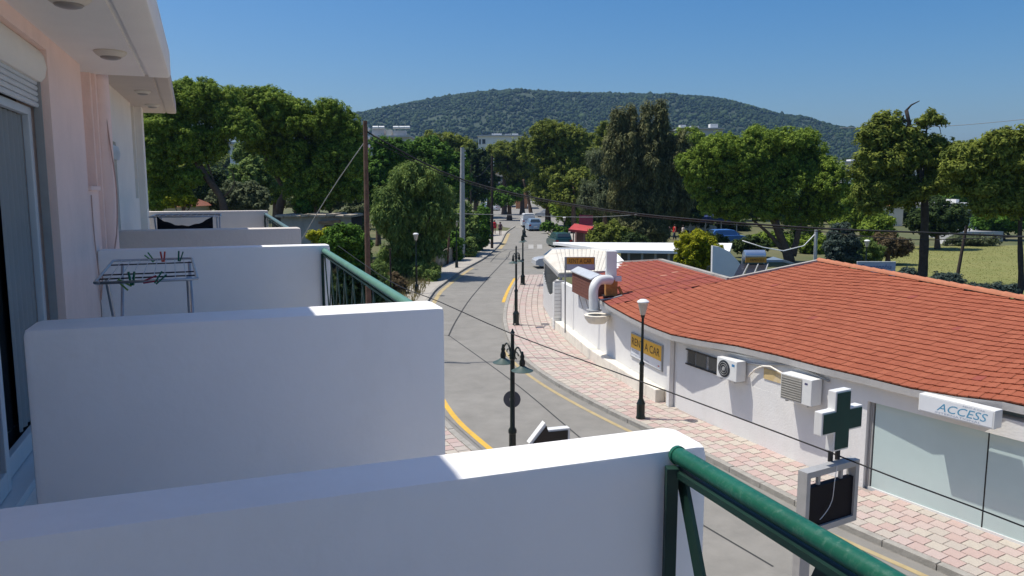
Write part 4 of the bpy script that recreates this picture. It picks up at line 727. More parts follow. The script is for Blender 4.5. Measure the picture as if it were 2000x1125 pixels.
# ------------------------------------------------------------------ vegetation
def leaves(cl, rad, nper, size, style, flat=.8):
    """leaf-shaped faces round clump centres; returns verts, quads"""
    cl = np.asarray(cl, float); rad = np.asarray(rad, float); cnt = np.maximum(12, (nper * (rad / rad.mean()) ** 2).astype(int)); idx = np.repeat(np.arange(len(cl)), cnt); N = len(idx)
    per = 22; nt_ = max(1, N // per); ti = rng.integers(0, nt_, N); tidx = rng.integers(0, len(cl), nt_); wsel = rng.random(nt_) < 1.2
    pr_ = (rad ** 2) / (rad ** 2).sum(); tidx = rng.choice(len(cl), nt_, p=pr_)
    D = rng.normal(size=(nt_, 3)); D[:, 2] += .25; D /= np.linalg.norm(D, axis=1)[:, None]; T = cl[tidx] + D * (rad[tidx] * rng.random(nt_) ** .3)[:, None] * np.array([1, 1, flat])
    tr_ = size * {'needle': .95, 'leaf': 1.15, 'droop': 1.1}[style]
    d = rng.normal(size=(N, 3)); d[:, 2] += .3; d /= np.linalg.norm(d, axis=1)[:, None]
    p = T[ti] + d * (tr_ * rng.random(N) ** .4)[:, None] * (np.array([.7, .7, 1.5]) if style == 'droop' else np.array([1, 1, 1])); rnd = rng.normal(size=(N, 3)); rnd /= np.linalg.norm(rnd, axis=1)[:, None]
    nrm = d * .9 + D[ti] * .55 + rnd * .6 + np.array([0, 0, .55]); nrm /= np.linalg.norm(nrm, axis=1)[:, None]
    ax = {'needle': d * .7 + np.array([0, 0, .6]) + rng.normal(size=(N, 3)) * .6, 'leaf': rng.normal(size=(N, 3)), 'droop': np.array([0, 0, -1.0]) + rng.normal(size=(N, 3)) * .35 + d * .4}[style]
    t = ax - nrm * (ax * nrm).sum(1)[:, None]; t /= np.linalg.norm(t, axis=1)[:, None] + 1e-9; b = np.cross(nrm, t); s = size * rng.uniform(.7, 1.35, N)
    asp = {'needle': .36, 'leaf': .62, 'droop': .24}[style]; t *= s[:, None]; b *= (s * asp)[:, None]
    V = np.empty((N, 4, 3)); V[:, 0] = p - t * .5; V[:, 1] = p + b * .5 + t * .08; V[:, 2] = p + t * .5; V[:, 3] = p - b * .5 + t * .08
    return V.reshape(-1, 3), np.arange(N * 4).reshape(-1, 4)
LEAF = {'pine': MLEAF('pine_needles', (.09, .16, .022), (.34, .46, .065)), 'pine_y': MLEAF('pine_needles_olive', (.09, .13, .022), (.31, .36, .065)), 'dark': MLEAF('dark_needles', (.025, .05, .016), (.09, .14, .04)), 'willow': MLEAF('willow_leaf', (.10, .17, .045), (.28, .38, .10)), 'olive': MLEAF('olive_leaf', (.08, .11, .055), (.24, .28, .15)),
        'bright': MLEAF('bright_leaf', (.04, .10, .014), (.16, .31, .04)), 'gold': MLEAF('golden_conifer', (.12, .16, .012), (.52, .52, .025)), 'cas': MLEAF('casuarina_needles', (.085, .10, .042), (.28, .29, .13)), 'dry': MLEAF('dry_twigs', (.10, .075, .04), (.24, .18, .10)), 'bluegrey': MLEAF('bluegrey_leaf', (.04, .07, .06), (.12, .16, .14))}
def tree(name, label, cat, Y, lobes, leaf, style='needle', clump=None, size=None, dens=1.0, trunks=(), tr=.25, depth=.8, group=None, bark=BARK, flat=.8, base=None, fill=.95, inner=.25, grow=1.16):
    sc = Y / FPX; x0 = sum(l[0] for l in lobes) / len(lobes) if base is None else base; b = AT(x0, 400, Y); b.z = gz(Y)
    t = thing(name, label, cat, tuple(b), group); cl = []; rd = []; size = size or (2.7 if style == 'needle' else 2.5) * Y / 768; clump = clump or max(.35, 21 * sc)
    for x, y, rx, ry in lobes:
        rx *= grow; ry *= grow
        c = AT(x, y, Y + rng.uniform(-.5, .5) * min(rx, ry) * sc); RX, RZ = rx * sc, ry * sc; RY = depth * (RX + RZ) / 2
        n = max(3, int(fill * 3.2 * (RX * RZ + RX * RY + RY * RZ) / 3 / clump ** 2 * 1.6))
        d = rng.normal(size=(n, 3)); d /= np.linalg.norm(d, axis=1)[:, None]; k_ = np.where(rng.random(n) < inner, rng.uniform(.2, .7, n), rng.uniform(.72, .95, n))
        pp_ = np.array(c) + d * k_[:, None] * np.array([max(.05, RX - clump * .5), max(.05, RY - clump * .5), max(.05, RZ - clump * .5)])
        cl.append(pp_); rd.append(clump * rng.uniform(.65, 1.2, n))
    cl = np.concatenate(cl); rd = np.concatenate(rd); zmin = b.z + .1
    cl[:, 2] = np.maximum(cl[:, 2], zmin); asp = {'needle': .36, 'leaf': .62, 'droop': .24}[style]
    nper = dens * 4 * math.pi * clump ** 2 / (size * size * asp * .5) * .72
    V, F = leaves(cl, rd, nper, size, style, flat); raw_mesh('crown', V, F, LEAF[leaf], t)
    if not trunks: trunks = [([(x0, None), (x0, lobes[0][1])], max(.08, 6 * sc))]
    for j, (pts, r0) in enumerate(trunks):
        P = []
        for q in pts:
            x, y = q[0], q[1]; dy = q[2] if len(q) > 2 else 0; p = AT(x, 500 if y is None else y, Y + dy)
            if y is None: p.z = gz(Y) - .1
            P.append(p)
        P = crom(P, .5); m = len(P); MB().tube(P, [r0 * (1 - .65 * i / max(1, m - 1)) * (1 + .08 * math.sin(i * 1.7)) for i in range(m)], 9).build('trunk' if j == 0 else 'limb', bark, t, smooth=True)
        if j == 0:
            e = P[-1]; near = sorted(range(len(cl)), key=lambda i: (Vector(cl[i]) - e).length)[:40]
            for i in random.sample(near, min(7, len(near))):
                c = Vector(cl[i]); s_ = P[int(m * random.uniform(.55, .95))]; MB().tube(crom([s_, s_.lerp(c, .5) + UP * random.uniform(-.3, .3), c], .6), [r0 * .3, r0 * .22, r0 * .08] if False else r0 * .16, 6).build('limb', bark, t, smooth=True)
    return t
BARKD = M('dark_bark', (.05, .04, .033), .95, .35, 6, .8, 25)
# umbrella pines on the left
tree('pine_tree', 'big umbrella pine with a leaning trunk behind the cream flats', 'pine tree', 56, [(325, 262, 62, 48), (385, 196, 75, 38), (305, 330, 42, 42), (375, 285, 45, 48), (440, 232, 55, 42), (335, 205, 60, 45), (300, 290, 40, 60), (420, 270, 22, 34), (350, 345, 45, 28), (330, 370, 50, 26), (300, 385, 30, 22), (470, 250, 40, 34)], 'pine', trunks=[([(452, None), (437, 405), (425, 375), (398, 340), (375, 300)], .42), ([(437, 385), (458, 360), (455, 335), (432, 322)], .06)], group='pines around the road', dens=1.0)
tree('pine_tree', 'wide umbrella pine with two trunks behind the ruined shed', 'pine tree', 60, [(500, 212, 85, 38), (590, 228, 80, 40), (650, 270, 55, 48), (560, 262, 80, 42), (510, 262, 40, 38), (585, 315, 62, 44), (655, 325, 52, 42), (680, 285, 28, 55), (600, 360, 55, 32), (670, 372, 40, 25), (620, 385, 50, 24), (545, 235, 60, 36), (470, 225, 50, 30)], 'pine', trunks=[([(540, None), (545, 412), (560, 372), (578, 335), (590, 290)], .46), ([(560, 375), (540, 345), (522, 315), (515, 285)], .2), ([(640, None), (645, 400), (640, 350)], .2)], group='pines around the road')
tree('willow_tree', 'feathery mid green tree at the vacant lot behind the wooden pole', 'tree', 52, [(812, 368, 52, 40), (775, 420, 40, 52), (850, 410, 38, 52), (812, 440, 62, 58), (790, 500, 48, 46), (840, 480, 32, 46), (815, 345, 40, 22)], 'willow', 'droop', trunks=[([(798, None), (800, 530), (812, 440)], .22), ([(788, None), (780, 520), (775, 430)], .12)], dens=1.0, size=.27, clump=.75)
tree('broadleaf_tree', 'bright leafy tree between the wooden pole and the concrete hotel', 'tree', 78, [(742, 318, 38, 45), (735, 370, 30, 45), (760, 300, 26, 28), (720, 340, 22, 40)], 'bright', 'leaf', group='broadleaf trees')
tree('broadleaf_tree', 'bright broadleaf tree behind the feathery tree', 'tree', 92, [(838, 300, 48, 26), (800, 320, 40, 28), (870, 322, 36, 34), (890, 350, 26, 36)], 'bright', 'leaf', group='broadleaf trees')
for x, y, rx, ry, Y, lf, st_, lab in [(615, 380, 58, 30, 72, 'olive', 'leaf', 'grey green olive bush behind the ruined shed'), (495, 345, 46, 34, 76, 'willow', 'leaf', 'pale green tree seen between the two pines'), (690, 425, 30, 38, 66, 'olive', 'leaf', 'olive bush beside the ruined shed and wooden pole'), (470, 385, 60, 28, 68, 'olive', 'leaf', 'low olive scrub behind the far balcony'),
                                      (490, 300, 30, 22, 84, 'willow', 'leaf', 'small pale tree in the gap under the pine crowns'), (596, 405, 18, 13, 58.5, 'bright', 'leaf', 'bright green bush growing over the shed roof'), (628, 462, 26, 14, 38, 'gold', 'leaf', 'yellow green vine behind the handrail'), (665, 475, 34, 36, 36, 'bright', 'leaf', 'dark leafy vine below the ruined shed'), (700, 490, 24, 45, 40, 'bright', 'leaf', 'leafy shrub at the foot of the wooden pole'),
                                      (690, 560, 60, 40, 36, 'dark', 'leaf', 'dark undergrowth behind the pale green railing'), (765, 560, 30, 28, 44, 'dry', 'needle', 'dry brown brush by the left kerb'), (730, 545, 30, 35, 42, 'willow', 'needle', 'weedy green brush in the vacant lot'), (900, 440, 34, 44, 68, 'willow', 'leaf', 'leafy shrub behind the low wall by the concrete pole'), (930, 455, 24, 36, 72, 'bright', 'leaf', 'dense hedge shrub behind the low wall'),
                                      (878, 480, 28, 34, 63, 'bright', 'leaf', 'dark green hedge over the low wall'), (905, 485, 24, 26, 66, 'willow', 'leaf', 'trailing shrub between wall and concrete pole'), (945, 425, 14, 26, 80, 'bright', 'leaf', 'hedge end beside the dark pole'), (850, 420, 30, 30, 72, 'olive', 'leaf', 'grey green shrub behind the slim leaning pole'), (830, 535, 28, 24, 50, 'willow', 'needle', 'weeds along the left pavement edge')]:
    tree('shrub', lab, 'shrub', Y, [(x, y, rx, ry), (x - rx * .4, y + ry * .3, rx * .6, ry * .7), (x + rx * .4, y + ry * .35, rx * .6, ry * .65)], lf, st_, group='shrubs on the left', clump=max(.3, 9 * Y / FPX))
tree('flower_bush', 'red and yellow flowering bush beside the red tiled house', 'shrub', 54, [(345, 396, 22, 10), (370, 392, 12, 10)], 'gold', 'leaf', clump=.3)
# far trees along the road
for x, lob, Y, lf, lab in [(868, [(850, 282, 32, 20), (885, 290, 40, 26), (905, 300, 26, 30)], 140, 'pine_y', 'rounded pine in front of the hill left of the road'), (930, [(930, 315, 26, 28), (925, 355, 22, 35), (945, 340, 22, 40)], 135, 'dark', 'dark tree behind the concrete pole'), (985, [(985, 302, 38, 26), (1005, 320, 36, 30), (960, 315, 28, 24), (1010, 350, 30, 24)], 150, 'pine_y', 'pine in front of the white block at the road end'),
                           (995, [(985, 385, 26, 18), (1005, 382, 16, 16)], 128, 'bright', 'small round street tree on the road divide'), (955, [(955, 375, 22, 18)], 140, 'bright', 'small street tree before the parked white cars'), (1020, [(1012, 375, 16, 12)], 150, 'bright', 'low street tree at the far divide')]:
    tree('roadside_tree', lab, 'tree', Y, lob, lf, 'needle' if 'pine' in lf else 'leaf', group='trees along the far road', base=x, clump=max(.5, 10 * Y / FPX))
tree('pine_tree', 'tall dense pine standing over the blue car', 'pine tree', 112, [(1085, 262, 42, 28), (1060, 290, 42, 40), (1110, 285, 42, 40), (1135, 325, 30, 32), (1085, 330, 46, 46), (1065, 372, 26, 42), (1095, 385, 34, 36), (1130, 300, 32, 24)], 'pine_y', trunks=[([(1072, None), (1070, 420), (1078, 330)], .5), ([(1040, None), (1034, 400), (1022, 350)], .35)], group='pines around the road', base=1072)
tree('acacia_tree', 'yellow green rounded tree beside the tall dense pine', 'tree', 96, [(1115, 365, 34, 28), (1140, 350, 26, 22), (1105, 385, 24, 16)], 'pine_y', 'leaf', group='broadleaf trees')
tree('olive_tree', 'silvery olive tree in front of the casuarina', 'tree', 88, [(1185, 345, 36, 42), (1165, 385, 30, 36), (1200, 390, 30, 40), (1175, 315, 22, 20)], 'olive', 'droop', size=.34)
tree('casuarina_tree', 'tall dark casuarina with several upright spires', 'tree', 78, [(1232, 262, 13, 46), (1262, 252, 13, 46), (1292, 250, 13, 44), (1205, 258, 16, 40), (1215, 310, 32, 52), (1265, 320, 40, 62), (1300, 330, 34, 62), (1235, 385, 42, 52), (1285, 395, 40, 52), (1320, 300, 22, 50), (1325, 370, 30, 52), (1260, 440, 46, 30)], 'cas', 'droop', clump=.7, size=.40, dens=1.0, trunks=[([(1268, None), (1268, 440), (1264, 300)], .5)], bark=BARKD)
tree('bush', 'round green bush in front of the red kiosk', 'shrub', 72, [(1190, 457, 36, 22), (1170, 466, 26, 14), (1212, 463, 26, 18)], 'pine_y', 'leaf', clump=.45)
tree('bush', 'small bush beside the blue car', 'shrub', 96, [(1072, 442, 14, 8), (1095, 452, 14, 8)], 'bright', 'leaf', clump=.4)
tree('pine_tree', 'huge spreading pine with an inclined reddish trunk behind the shop', 'pine tree', 62, [(1425, 300, 62, 44), (1500, 288, 70, 38), (1570, 305, 55, 45), (1610, 355, 40, 60), (1395, 355, 48, 48), (1460, 345, 60, 42), (1530, 350, 60, 45), (1590, 410, 52, 40), (1420, 400, 50, 32), (1500, 395, 45, 34), (1360, 330, 30, 40)], 'pine', trunks=[([(1545, None), (1540, 500), (1515, 440), (1495, 400), (1478, 372)], .42), ([(1548, 500), (1560, 450), (1562, 400)], .3), ([(1530, 490), (1500, 455), (1470, 430)], .2)], group='pines around the road', base=1545)
tree('pine_tree', 'smaller green pine right of the huge spreading one', 'pine tree', 78, [(1675, 405, 42, 34), (1690, 370, 26, 34), (1660, 430, 32, 26), (1705, 420, 26, 26)], 'pine', group='pines around the road')
tree('pine_tree', 'pine with a broken dead top and a thick dark trunk at the field', 'pine tree', 48, [(1725, 252, 38, 28), (1700, 265, 24, 22), (1765, 275, 40, 30), (1815, 295, 52, 28), (1870, 305, 45, 24), (1740, 310, 40, 26), (1850, 335, 45, 18), (1815, 235, 26, 16), (1755, 350, 36, 26), (1730, 370, 28, 20), (1905, 300, 45, 26), (1700, 305, 26, 26), (1715, 400, 30, 22), (1690, 340, 26, 22), (1900, 345, 40, 18), (1780, 315, 40, 25), (1720, 335, 38, 34), (1850, 362, 48, 20), (1700, 378, 30, 26), (1775, 385, 30, 20)], 'pine_y', clump=.6, size=.26, fill=1.0, grow=1.18, trunks=[([(1802, None), (1803, 520), (1806, 400), (1795, 330), (1780, 260), (1770, 215)], .31), ([(1770, 216), (1780, 205), (1796, 197)], .07), ([(1790, 240), (1815, 240), (1835, 248), (1838, 262)], .05), ([(1765, 225), (1758, 245), (1762, 262)], .05), ([(1775, 235), (1768, 255), (1772, 275)], .05), ([(1800, 372), (1850, 350), (1910, 338)], .09)], group='pines around the road', bark=BARKD, base=1802)
tree('pine_tree', 'pine with spreading boughs at the right end of the field', 'pine tree', 42, [(1955, 285, 45, 26), (1995, 275, 40, 26), (1920, 310, 42, 24), (1975, 330, 48, 30), (1940, 355, 36, 20), (2000, 375, 34, 30), (1985, 405, 26, 20), (2030, 320, 50, 60), (1930, 380, 30, 20), (1960, 310, 50, 30), (1900, 368, 36, 18), (1960, 392, 38, 22), (1885, 330, 46, 20), (1930, 405, 38, 20), (1890, 300, 40, 20)], 'pine_y', clump=.55, size=.24, fill=1.0, grow=1.22, trunks=[([(1992, None), (1994, 560), (1992, 450), (1996, 350)], .18), ([(1990, 420), (1960, 365), (1925, 335)], .08)], group='pines around the road', bark=BARKD, base=1992)
for x, y, rx, ry, Y, lf, st_, lab in [(1830, 425, 56, 34, 74, 'dark', 'leaf', 'dark bush behind the thick dark trunk'), (1955, 430, 48, 26, 86, 'bright', 'leaf', 'leafy green trees behind the low white building'), (1715, 445, 34, 26, 68, 'pine', 'leaf', 'green bush beyond the field lamp'), (1735, 478, 42, 24, 60, 'dry', 'needle', 'brown dry brushwood heap at the field edge'), (1645, 478, 30, 42, 50, 'bluegrey', 'leaf', 'blue grey shrub by the grey post'),
                                      (1690, 490, 34, 24, 54, 'willow', 'needle', 'tall weeds left of the field'), (1900, 470, 50, 10, 78, 'olive', 'needle', 'dry tall grass along the white wall'), (1920, 568, 60, 14, 34, 'bluegrey', 'leaf', 'dark blue green hedge behind the roof ridge'), (1770, 536, 18, 10, 40, 'bluegrey', 'leaf', 'small dark hedge plant beside the blue sign'), (1850, 548, 36, 12, 37, 'bluegrey', 'leaf', 'low hedge at the foot of the thick trunk'),
                                      (1880, 385, 40, 16, 120, 'bright', 'leaf', 'far green trees above the low white building'), (1150, 300, 30, 40, 150, 'pine_y', 'needle', 'far pine behind the olive tree'), (1340, 290, 40, 40, 105, 'pine', 'needle', 'pine between casuarina and the huge pine'), (1190, 275, 24, 36, 120, 'pine_y', 'needle', 'olive green pine left of the casuarina spires'), (1330, 400, 40, 40, 92, 'dark', 'leaf', 'shady trees behind the walkers'), (1560, 470, 50, 30, 82, 'dark', 'leaf', 'shady bushes under the huge pine')]:
    tree('bush', lab, 'shrub', Y, [(x, y, rx, ry), (x - rx * .45, y + ry * .3, rx * .6, ry * .7), (x + rx * .45, y + ry * .3, rx * .6, ry * .7)], lf, st_, group='bushes on the right', clump=max(.3, 9 * Y / FPX))
tree('golden_bush', 'dense round yellow green conifer bush between the roofs', 'shrub', 35.5, [(1362, 494, 45, 44)], 'gold', 'needle', clump=.2, size=.12, dens=1.1, fill=1.6, inner=.5, grow=1.1)

# green belt at the foot of the hill and behind the near trees
belt = [(285 + i * 42, 352 + 14 * math.sin(i * 2.1), 34, 24, 88 + 9 * (i % 3)) for i in range(10)] + [(700 + i * 34, 372 + 12 * math.sin(i * 1.7), 26, 22, 105 + 10 * (i % 3)) for i in range(6)] + [(1120 + i * 44, 392 + 14 * math.sin(i * 1.3), 36, 26, 108 + 9 * (i % 3)) for i in range(14)] + [(1660 + i * 46, 392 + 9 * math.sin(i * 2.3), 34, 24, 118 + 8 * (i % 3)) for i in range(9)]
for i, (x, y, rx, ry, Y) in enumerate(belt):
    kind_ = ['willow', 'dark', 'pine', 'bright', 'pine_y'][(i * 7) % 5]; col_ = {'willow': 'pale green', 'dark': 'very dark', 'pine': 'mid green', 'bright': 'bright green', 'pine_y': 'olive green'}[kind_]; where_ = 'behind the two umbrella pines' if x < 680 else 'between the wooden and the concrete pole' if x < 940 else 'behind the kiosk and casuarina' if x < 1330 else 'behind the huge spreading pine' if x < 1650 else 'beyond the mown field'
    tree('tree', col_ + ' rounded tree ' + where_, 'tree', Y, [(x, y, rx, ry), (x - rx * .5, y + ry * .5, rx * .7, ry * .7), (x + rx * .5, y + ry * .5, rx * .7, ry * .7), (x, y + ry * 1.2, rx, ry * .6)], kind_, 'leaf', group='belt of trees below the hill', clump=12 * Y / FPX)
far = [(300 + i * 60, 330 + 10 * math.sin(i * 1.9), 40, 22, 260) for i in range(8)] + [(1050 + i * 62, 342 + 10 * math.sin(i * 1.1), 42, 24, 260) for i in range(16)]
for i, (x, y, rx, ry, Y) in enumerate(far):
    tree('tree', ['dark', 'mid green', 'olive green'][i % 3] + ' distant tree at the very foot of the hill ' + ('left of the grey hotel' if x < 720 else 'behind the dense pine' if x < 1330 else 'behind the huge pine' if x < 1650 else 'behind the broken pine'), 'tree', Y, [(x, y, rx, ry), (x - rx * .5, y + ry * .6, rx * .7, ry * .7), (x + rx * .5, y + ry * .6, rx * .7, ry * .7)], ['dark', 'pine', 'pine_y'][i % 3], 'leaf', group='distant trees at the foot of the hill', clump=12 * Y / FPX)

for x, y, rx, ry, Y, lf, lab in [(1465, 478, 34, 12, 66, 'dark', 'low dark hedge between the blue car and the huge pine'), (1505, 470, 40, 16, 78, 'pine', 'green thicket behind the forked pine trunk'), (1340, 432, 40, 14, 100, 'dark', 'dark thicket behind the navy awning'), (1420, 440, 40, 16, 102, 'dark', 'dark shrubs at the end of the navy awning'), (1270, 455, 36, 16, 76, 'cas', 'shaded shrubs under the casuarina'), (1590, 478, 30, 20, 70, 'pine', 'bush right of the forked pine trunk'), (1380, 470, 40, 14, 64, 'dark', 'dark low hedge behind the golden bush'), (1240, 468, 24, 12, 70, 'dark', 'dark scrub beside the round green bush')]:
    tree('bush', lab, 'shrub', Y, [(x, y, rx, ry), (x - rx * .5, y + ry * .3, rx * .6, ry * .8), (x + rx * .5, y + ry * .3, rx * .6, ry * .8)], lf, 'leaf', group='bushes on the right', clump=max(.3, 9 * Y / FPX))

# ------------------------------------------------------------------ hill with its wood
HY = 1700
def hill_top(x):                                        # skyline height (pixel row) over pixel column
    xs_ = [-400, 0, 300, 560, 680, 740, 800, 860, 930, 1010, 1080, 1180, 1280, 1360, 1420, 1500, 1560, 1620, 1690, 1760, 1900, 2400]; ys_ = [375, 366, 330, 268, 232, 218, 205, 193, 181, 177, 181, 184, 186, 190, 208, 232, 248, 268, 292, 318, 345, 366]
    return float(np.interp(x, xs_, ys_))
NX, NYh = 130, 26; V = []; F = []
hx = np.linspace(-2600, 2600, NX)
for j in range(NYh):
    f = j / (NYh - 1); Yc = 900 + f * 1400
    for i, X_ in enumerate(hx):
        px = 1000 + FPX * X_ / HY; top = AT(1000, hill_top(px), HY).z; prof_ = math.sin(min(1, f / .571) * math.pi / 2) ** 1.5 if f < .571 else math.cos((f - .571) / .429 * math.pi / 2)
        gully = 1 + .05 * math.sin(X_ * .021 + f * 4) * math.sin(f * math.pi) + .03 * math.sin(X_ * .05)
        V.append((X_, Yc, max(2.5, 2.6 + (top - 8 - 2.6) * prof_ * (gully if f < .42 else 1)) - (3 if j in (0, NYh - 1) else 0)))
F = [(j * NX + i, j * NX + i + 1, (j + 1) * NX + i + 1, (j + 1) * NX + i) for j in range(NYh - 1) for i in range(NX - 1)]
hill = raw_mesh('hill', V, F, M('hill_soil', (.04, .058, .03), .95, .4, .03), smooth=True); struct(hill)
HV = np.array(V).reshape(NYh, NX, 3)
# the wood: one low-poly crown per tree, far too many to count
ico_v = []; ico_f = []
bm = bmesh.new(); bmesh.ops.create_uvsphere(bm, u_segments=5, v_segments=3, radius=1); bmesh.ops.triangulate(bm, faces=bm.faces[:]); bm.verts.ensure_lookup_table(); iv = np.array([v.co[:] for v in bm.verts]); if_ = np.array([[v.index for v in f.verts] for f in bm.faces]); bm.free()
NTREE = 52000; u = rng.random(NTREE) * (NX - 1.01); u = (rng.uniform(-900, 1150, NTREE) + 2600) / 5200 * (NX - 1); v_ = rng.uniform(.5, 15.6, NTREE); i0 = u.astype(int); j0 = v_.astype(int); fu = u - i0; fv = v_ - j0
P = (HV[j0, i0] * ((1 - fu) * (1 - fv))[:, None] + HV[j0, i0 + 1] * (fu * (1 - fv))[:, None] + HV[j0 + 1, i0] * ((1 - fu) * fv)[:, None] + HV[j0 + 1, i0 + 1] * (fu * fv)[:, None])
bare = (np.sin(P[:, 0] * .019 + 1.3) * np.sin(P[:, 1] * .023 + P[:, 0] * .006) + .6 * np.sin(P[:, 0] * .061) * np.sin(P[:, 1] * .05)) >  1.2; P[bare, 2] -= 9
sz = rng.uniform(1.2, 3.8, NTREE) * np.where(rng.random(NTREE) < .04, 1.9, 1); jit = rng.uniform(.7, 1.3, (NTREE, len(iv))); W_ = P[:, None, :] + np.array([0, 0, 2.0]) + iv[None] * jit[:, :, None] * sz[:, None, None] * np.array([1, 1, .9])
FW = (if_[None] + (np.arange(NTREE) * len(iv))[:, None, None]).reshape(-1, 3)
wood = raw_mesh('hillside_wood', W_.reshape(-1, 3), FW, MLEAF('hill_trees', (.012, .03, .014), (.05, .085, .03), .05, .012)); stuff(wood); tag(wood, 'dense pine wood covering the hill behind the town', 'wood')

# ------------------------------------------------------------------ mown field on the right
FIELD = M('dry_mown_grass', (.165, .18, .045), .95, .2, .35, .4, 6, col2=(.23, .22, .07), dirt=((.15, .17, .045), .25, .7))
fl = [onground(p, .03) for p in (GR(1660, 510), GR(1650, 478), GR(1800, 482), GR(2150, 478), GR(2250, 560), GR(1900, 600))]; struct(MB().add(fl, [tuple(range(6))]).build('field', FIELD))
gx = []; 
N = 14000; a = rng.random(N); b_ = rng.random(N); A0, A1, A2, A3 = [np.array(q) for q in (GR(1640, 540), GR(2080, 570), GR(2100, 482), GR(1660, 482))]
p = (A0[None] * (1 - a)[:, None] + A1[None] * a[:, None]) * (1 - b_)[:, None] + (A3[None] * (1 - a)[:, None] + A2[None] * a[:, None]) * b_[:, None]; h = rng.uniform(.02, .09, N); th = rng.random(N) * 6.28; dx = np.stack([np.cos(th), np.sin(th), 0 * th], 1) * .05
GV = np.empty((N, 3, 3)); GV[:, 0] = p - dx; GV[:, 1] = p + dx; GV[:, 2] = p + np.stack([rng.normal(0, .05, N), rng.normal(0, .05, N), h], 1); gr = raw_mesh('grass', GV.reshape(-1, 3), np.arange(N * 3).reshape(-1, 3), MLEAF('dry_grass_blade', (.17, .185, .05), (.24, .23, .075)))
stuff(gr); tag(gr, 'short dry yellow green grass on the field', 'grass')
N = 22000; p = np.stack([rng.uniform(-16, -5.2, N), rng.uniform(24, 62, N), np.zeros(N)], 1); p[:, 2] = GS * (p[:, 1] - 12); h = rng.uniform(.15, .6, N); th = rng.random(N) * 6.28; dx = np.stack([np.cos(th), np.sin(th), 0 * th], 1) * .035
GV = np.empty((N, 3, 3)); GV[:, 0] = p - dx; GV[:, 1] = p + dx; GV[:, 2] = p + np.stack([rng.normal(0, .12, N), rng.normal(0, .12, N), h], 1); gr = raw_mesh('grass', GV.reshape(-1, 3), np.arange(N * 3).reshape(-1, 3), MLEAF('lot_grass_blade', (.12, .12, .04), (.34, .28, .14))); stuff(gr); tag(gr, 'tall dry weeds on the vacant lot behind the railing', 'grass')

# ------------------------------------------------------------------ buildings further off
BW = M('far_white_wall', (.74, .73, .70), .85, .05, .8); BG = M('far_grey_wall', (.46, .46, .46), .85, .08, .8); BC = M('far_cream_wall', (.68, .62, .52), .85, .05, .8); WINM = M('far_window', (.05, .06, .07), .2); ROOFR = M('far_red_roof', (.34, .13, .08), .85, .2, 1.5); ROOFO = M('far_orange_roof', (.50, .22, .10), .85, .2, 1.5)
def block(label, x0, x1, ytop, Y, dep, mat, wins=(), name='apartment_building', boxes=(), group='blocks of flats in the distance', slab=True):
    a = AT(x0, ytop, Y); b = AT(x1, ytop, Y); z0 = gz(Y) - .5; t = thing(name, label, 'building', (a.x, Y, z0), group)
    MB().boxv((a.x, Y, z0), (b.x - a.x, 0, 0), (0, dep, 0), UP * (a.z - z0)).build('wall', mat, t)
    if slab: MB().boxv((a.x - .4, Y - .8, a.z), (b.x - a.x + .8, 0, 0), (0, dep + 1, 0), UP * .35).build('roof_slab', BG, t)
    for wx0, wx1, wy0, wy1 in wins:
        p = AT(wx0, wy1, Y); q = AT(wx1, wy0, Y); f = MB().boxv((p.x, Y - .06, p.z), (q.x - p.x, 0, 0), (0, .1, 0), UP * (q.z - p.z)).build('window', WINM, t); MB().boxv((p.x - .15, Y - .25, p.z - .2), (q.x - p.x + .3, 0, 0), (0, .2, 0), UP * .18).build('sill', BW, f)
    for bx0, bx1, by, m2 in boxes:
        p = AT(bx0, by, Y); q = AT(bx1, by, Y); MB().boxv((p.x, Y + 1.5, a.z + .36), (q.x - p.x, 0, 0), (0, 2.5, 0), UP * max(.5, p.z - a.z - .36)).build('roof_housing', m2, t)
    return t
tk = block('grey concrete hotel block with water tanks on its roof', 718, 800, 268, 185, 14, BG, [(770, 776, 272, 280), (786, 791, 290, 300), (770, 776, 300, 310)], boxes=[(724, 748, 250, BG), (752, 762, 252, BC), (766, 790, 254, BG)])
for x in (728, 740, 768, 780, 790): p = AT(x, 249, 186); MB().tube([p, p + Vector((1.3, 0, 0))], .35, 10).build('water_tank', ZINC, tk)
block('white block of flats in front of the hill at the road end', 934, 1018, 266, 250, 14, BW, [(942, 948, 272, 281), (936, 939, 272, 282)], boxes=[(960, 980, 260, BW), (986, 998, 261, BG), (1000, 1012, 260, BW)])
block('cream block of flats behind the street trees', 958, 1000, 338, 190, 12, BC, [(963, 985, 345, 351), (963, 985, 358, 365)]); block('terracotta coloured house behind the street trees', 1008, 1030, 362, 180, 10, ROOFO, [(1012, 1018, 367, 372)], 'house')
block('white house glimpsed beside the casuarina spires', 1150, 1184, 266, 230, 10, BW, [(1156, 1160, 270, 275)], 'house'); block('rooftops with water tanks above the huge pine', 1328, 1412, 252, 240, 12, BG, boxes=[(1331, 1342, 243, BW), (1352, 1368, 245, BG), (1390, 1405, 241, BW)])
block('white balconied flats at the foot of the hill', 1646, 1692, 318, 175, 12, BW, [(1652, 1662, 333, 339), (1666, 1676, 333, 339), (1652, 1662, 345, 352), (1666, 1676, 345, 352)], boxes=[(1668, 1688, 312, BW)]); block('white house behind the broken pine', 1772, 1806, 330, 170, 10, BW, [(1775, 1782, 326, 334)], 'house'); block('pale house right of the broken pine', 1846, 1880, 344, 165, 10, BW, [(1852, 1858, 350, 356)], 'house')
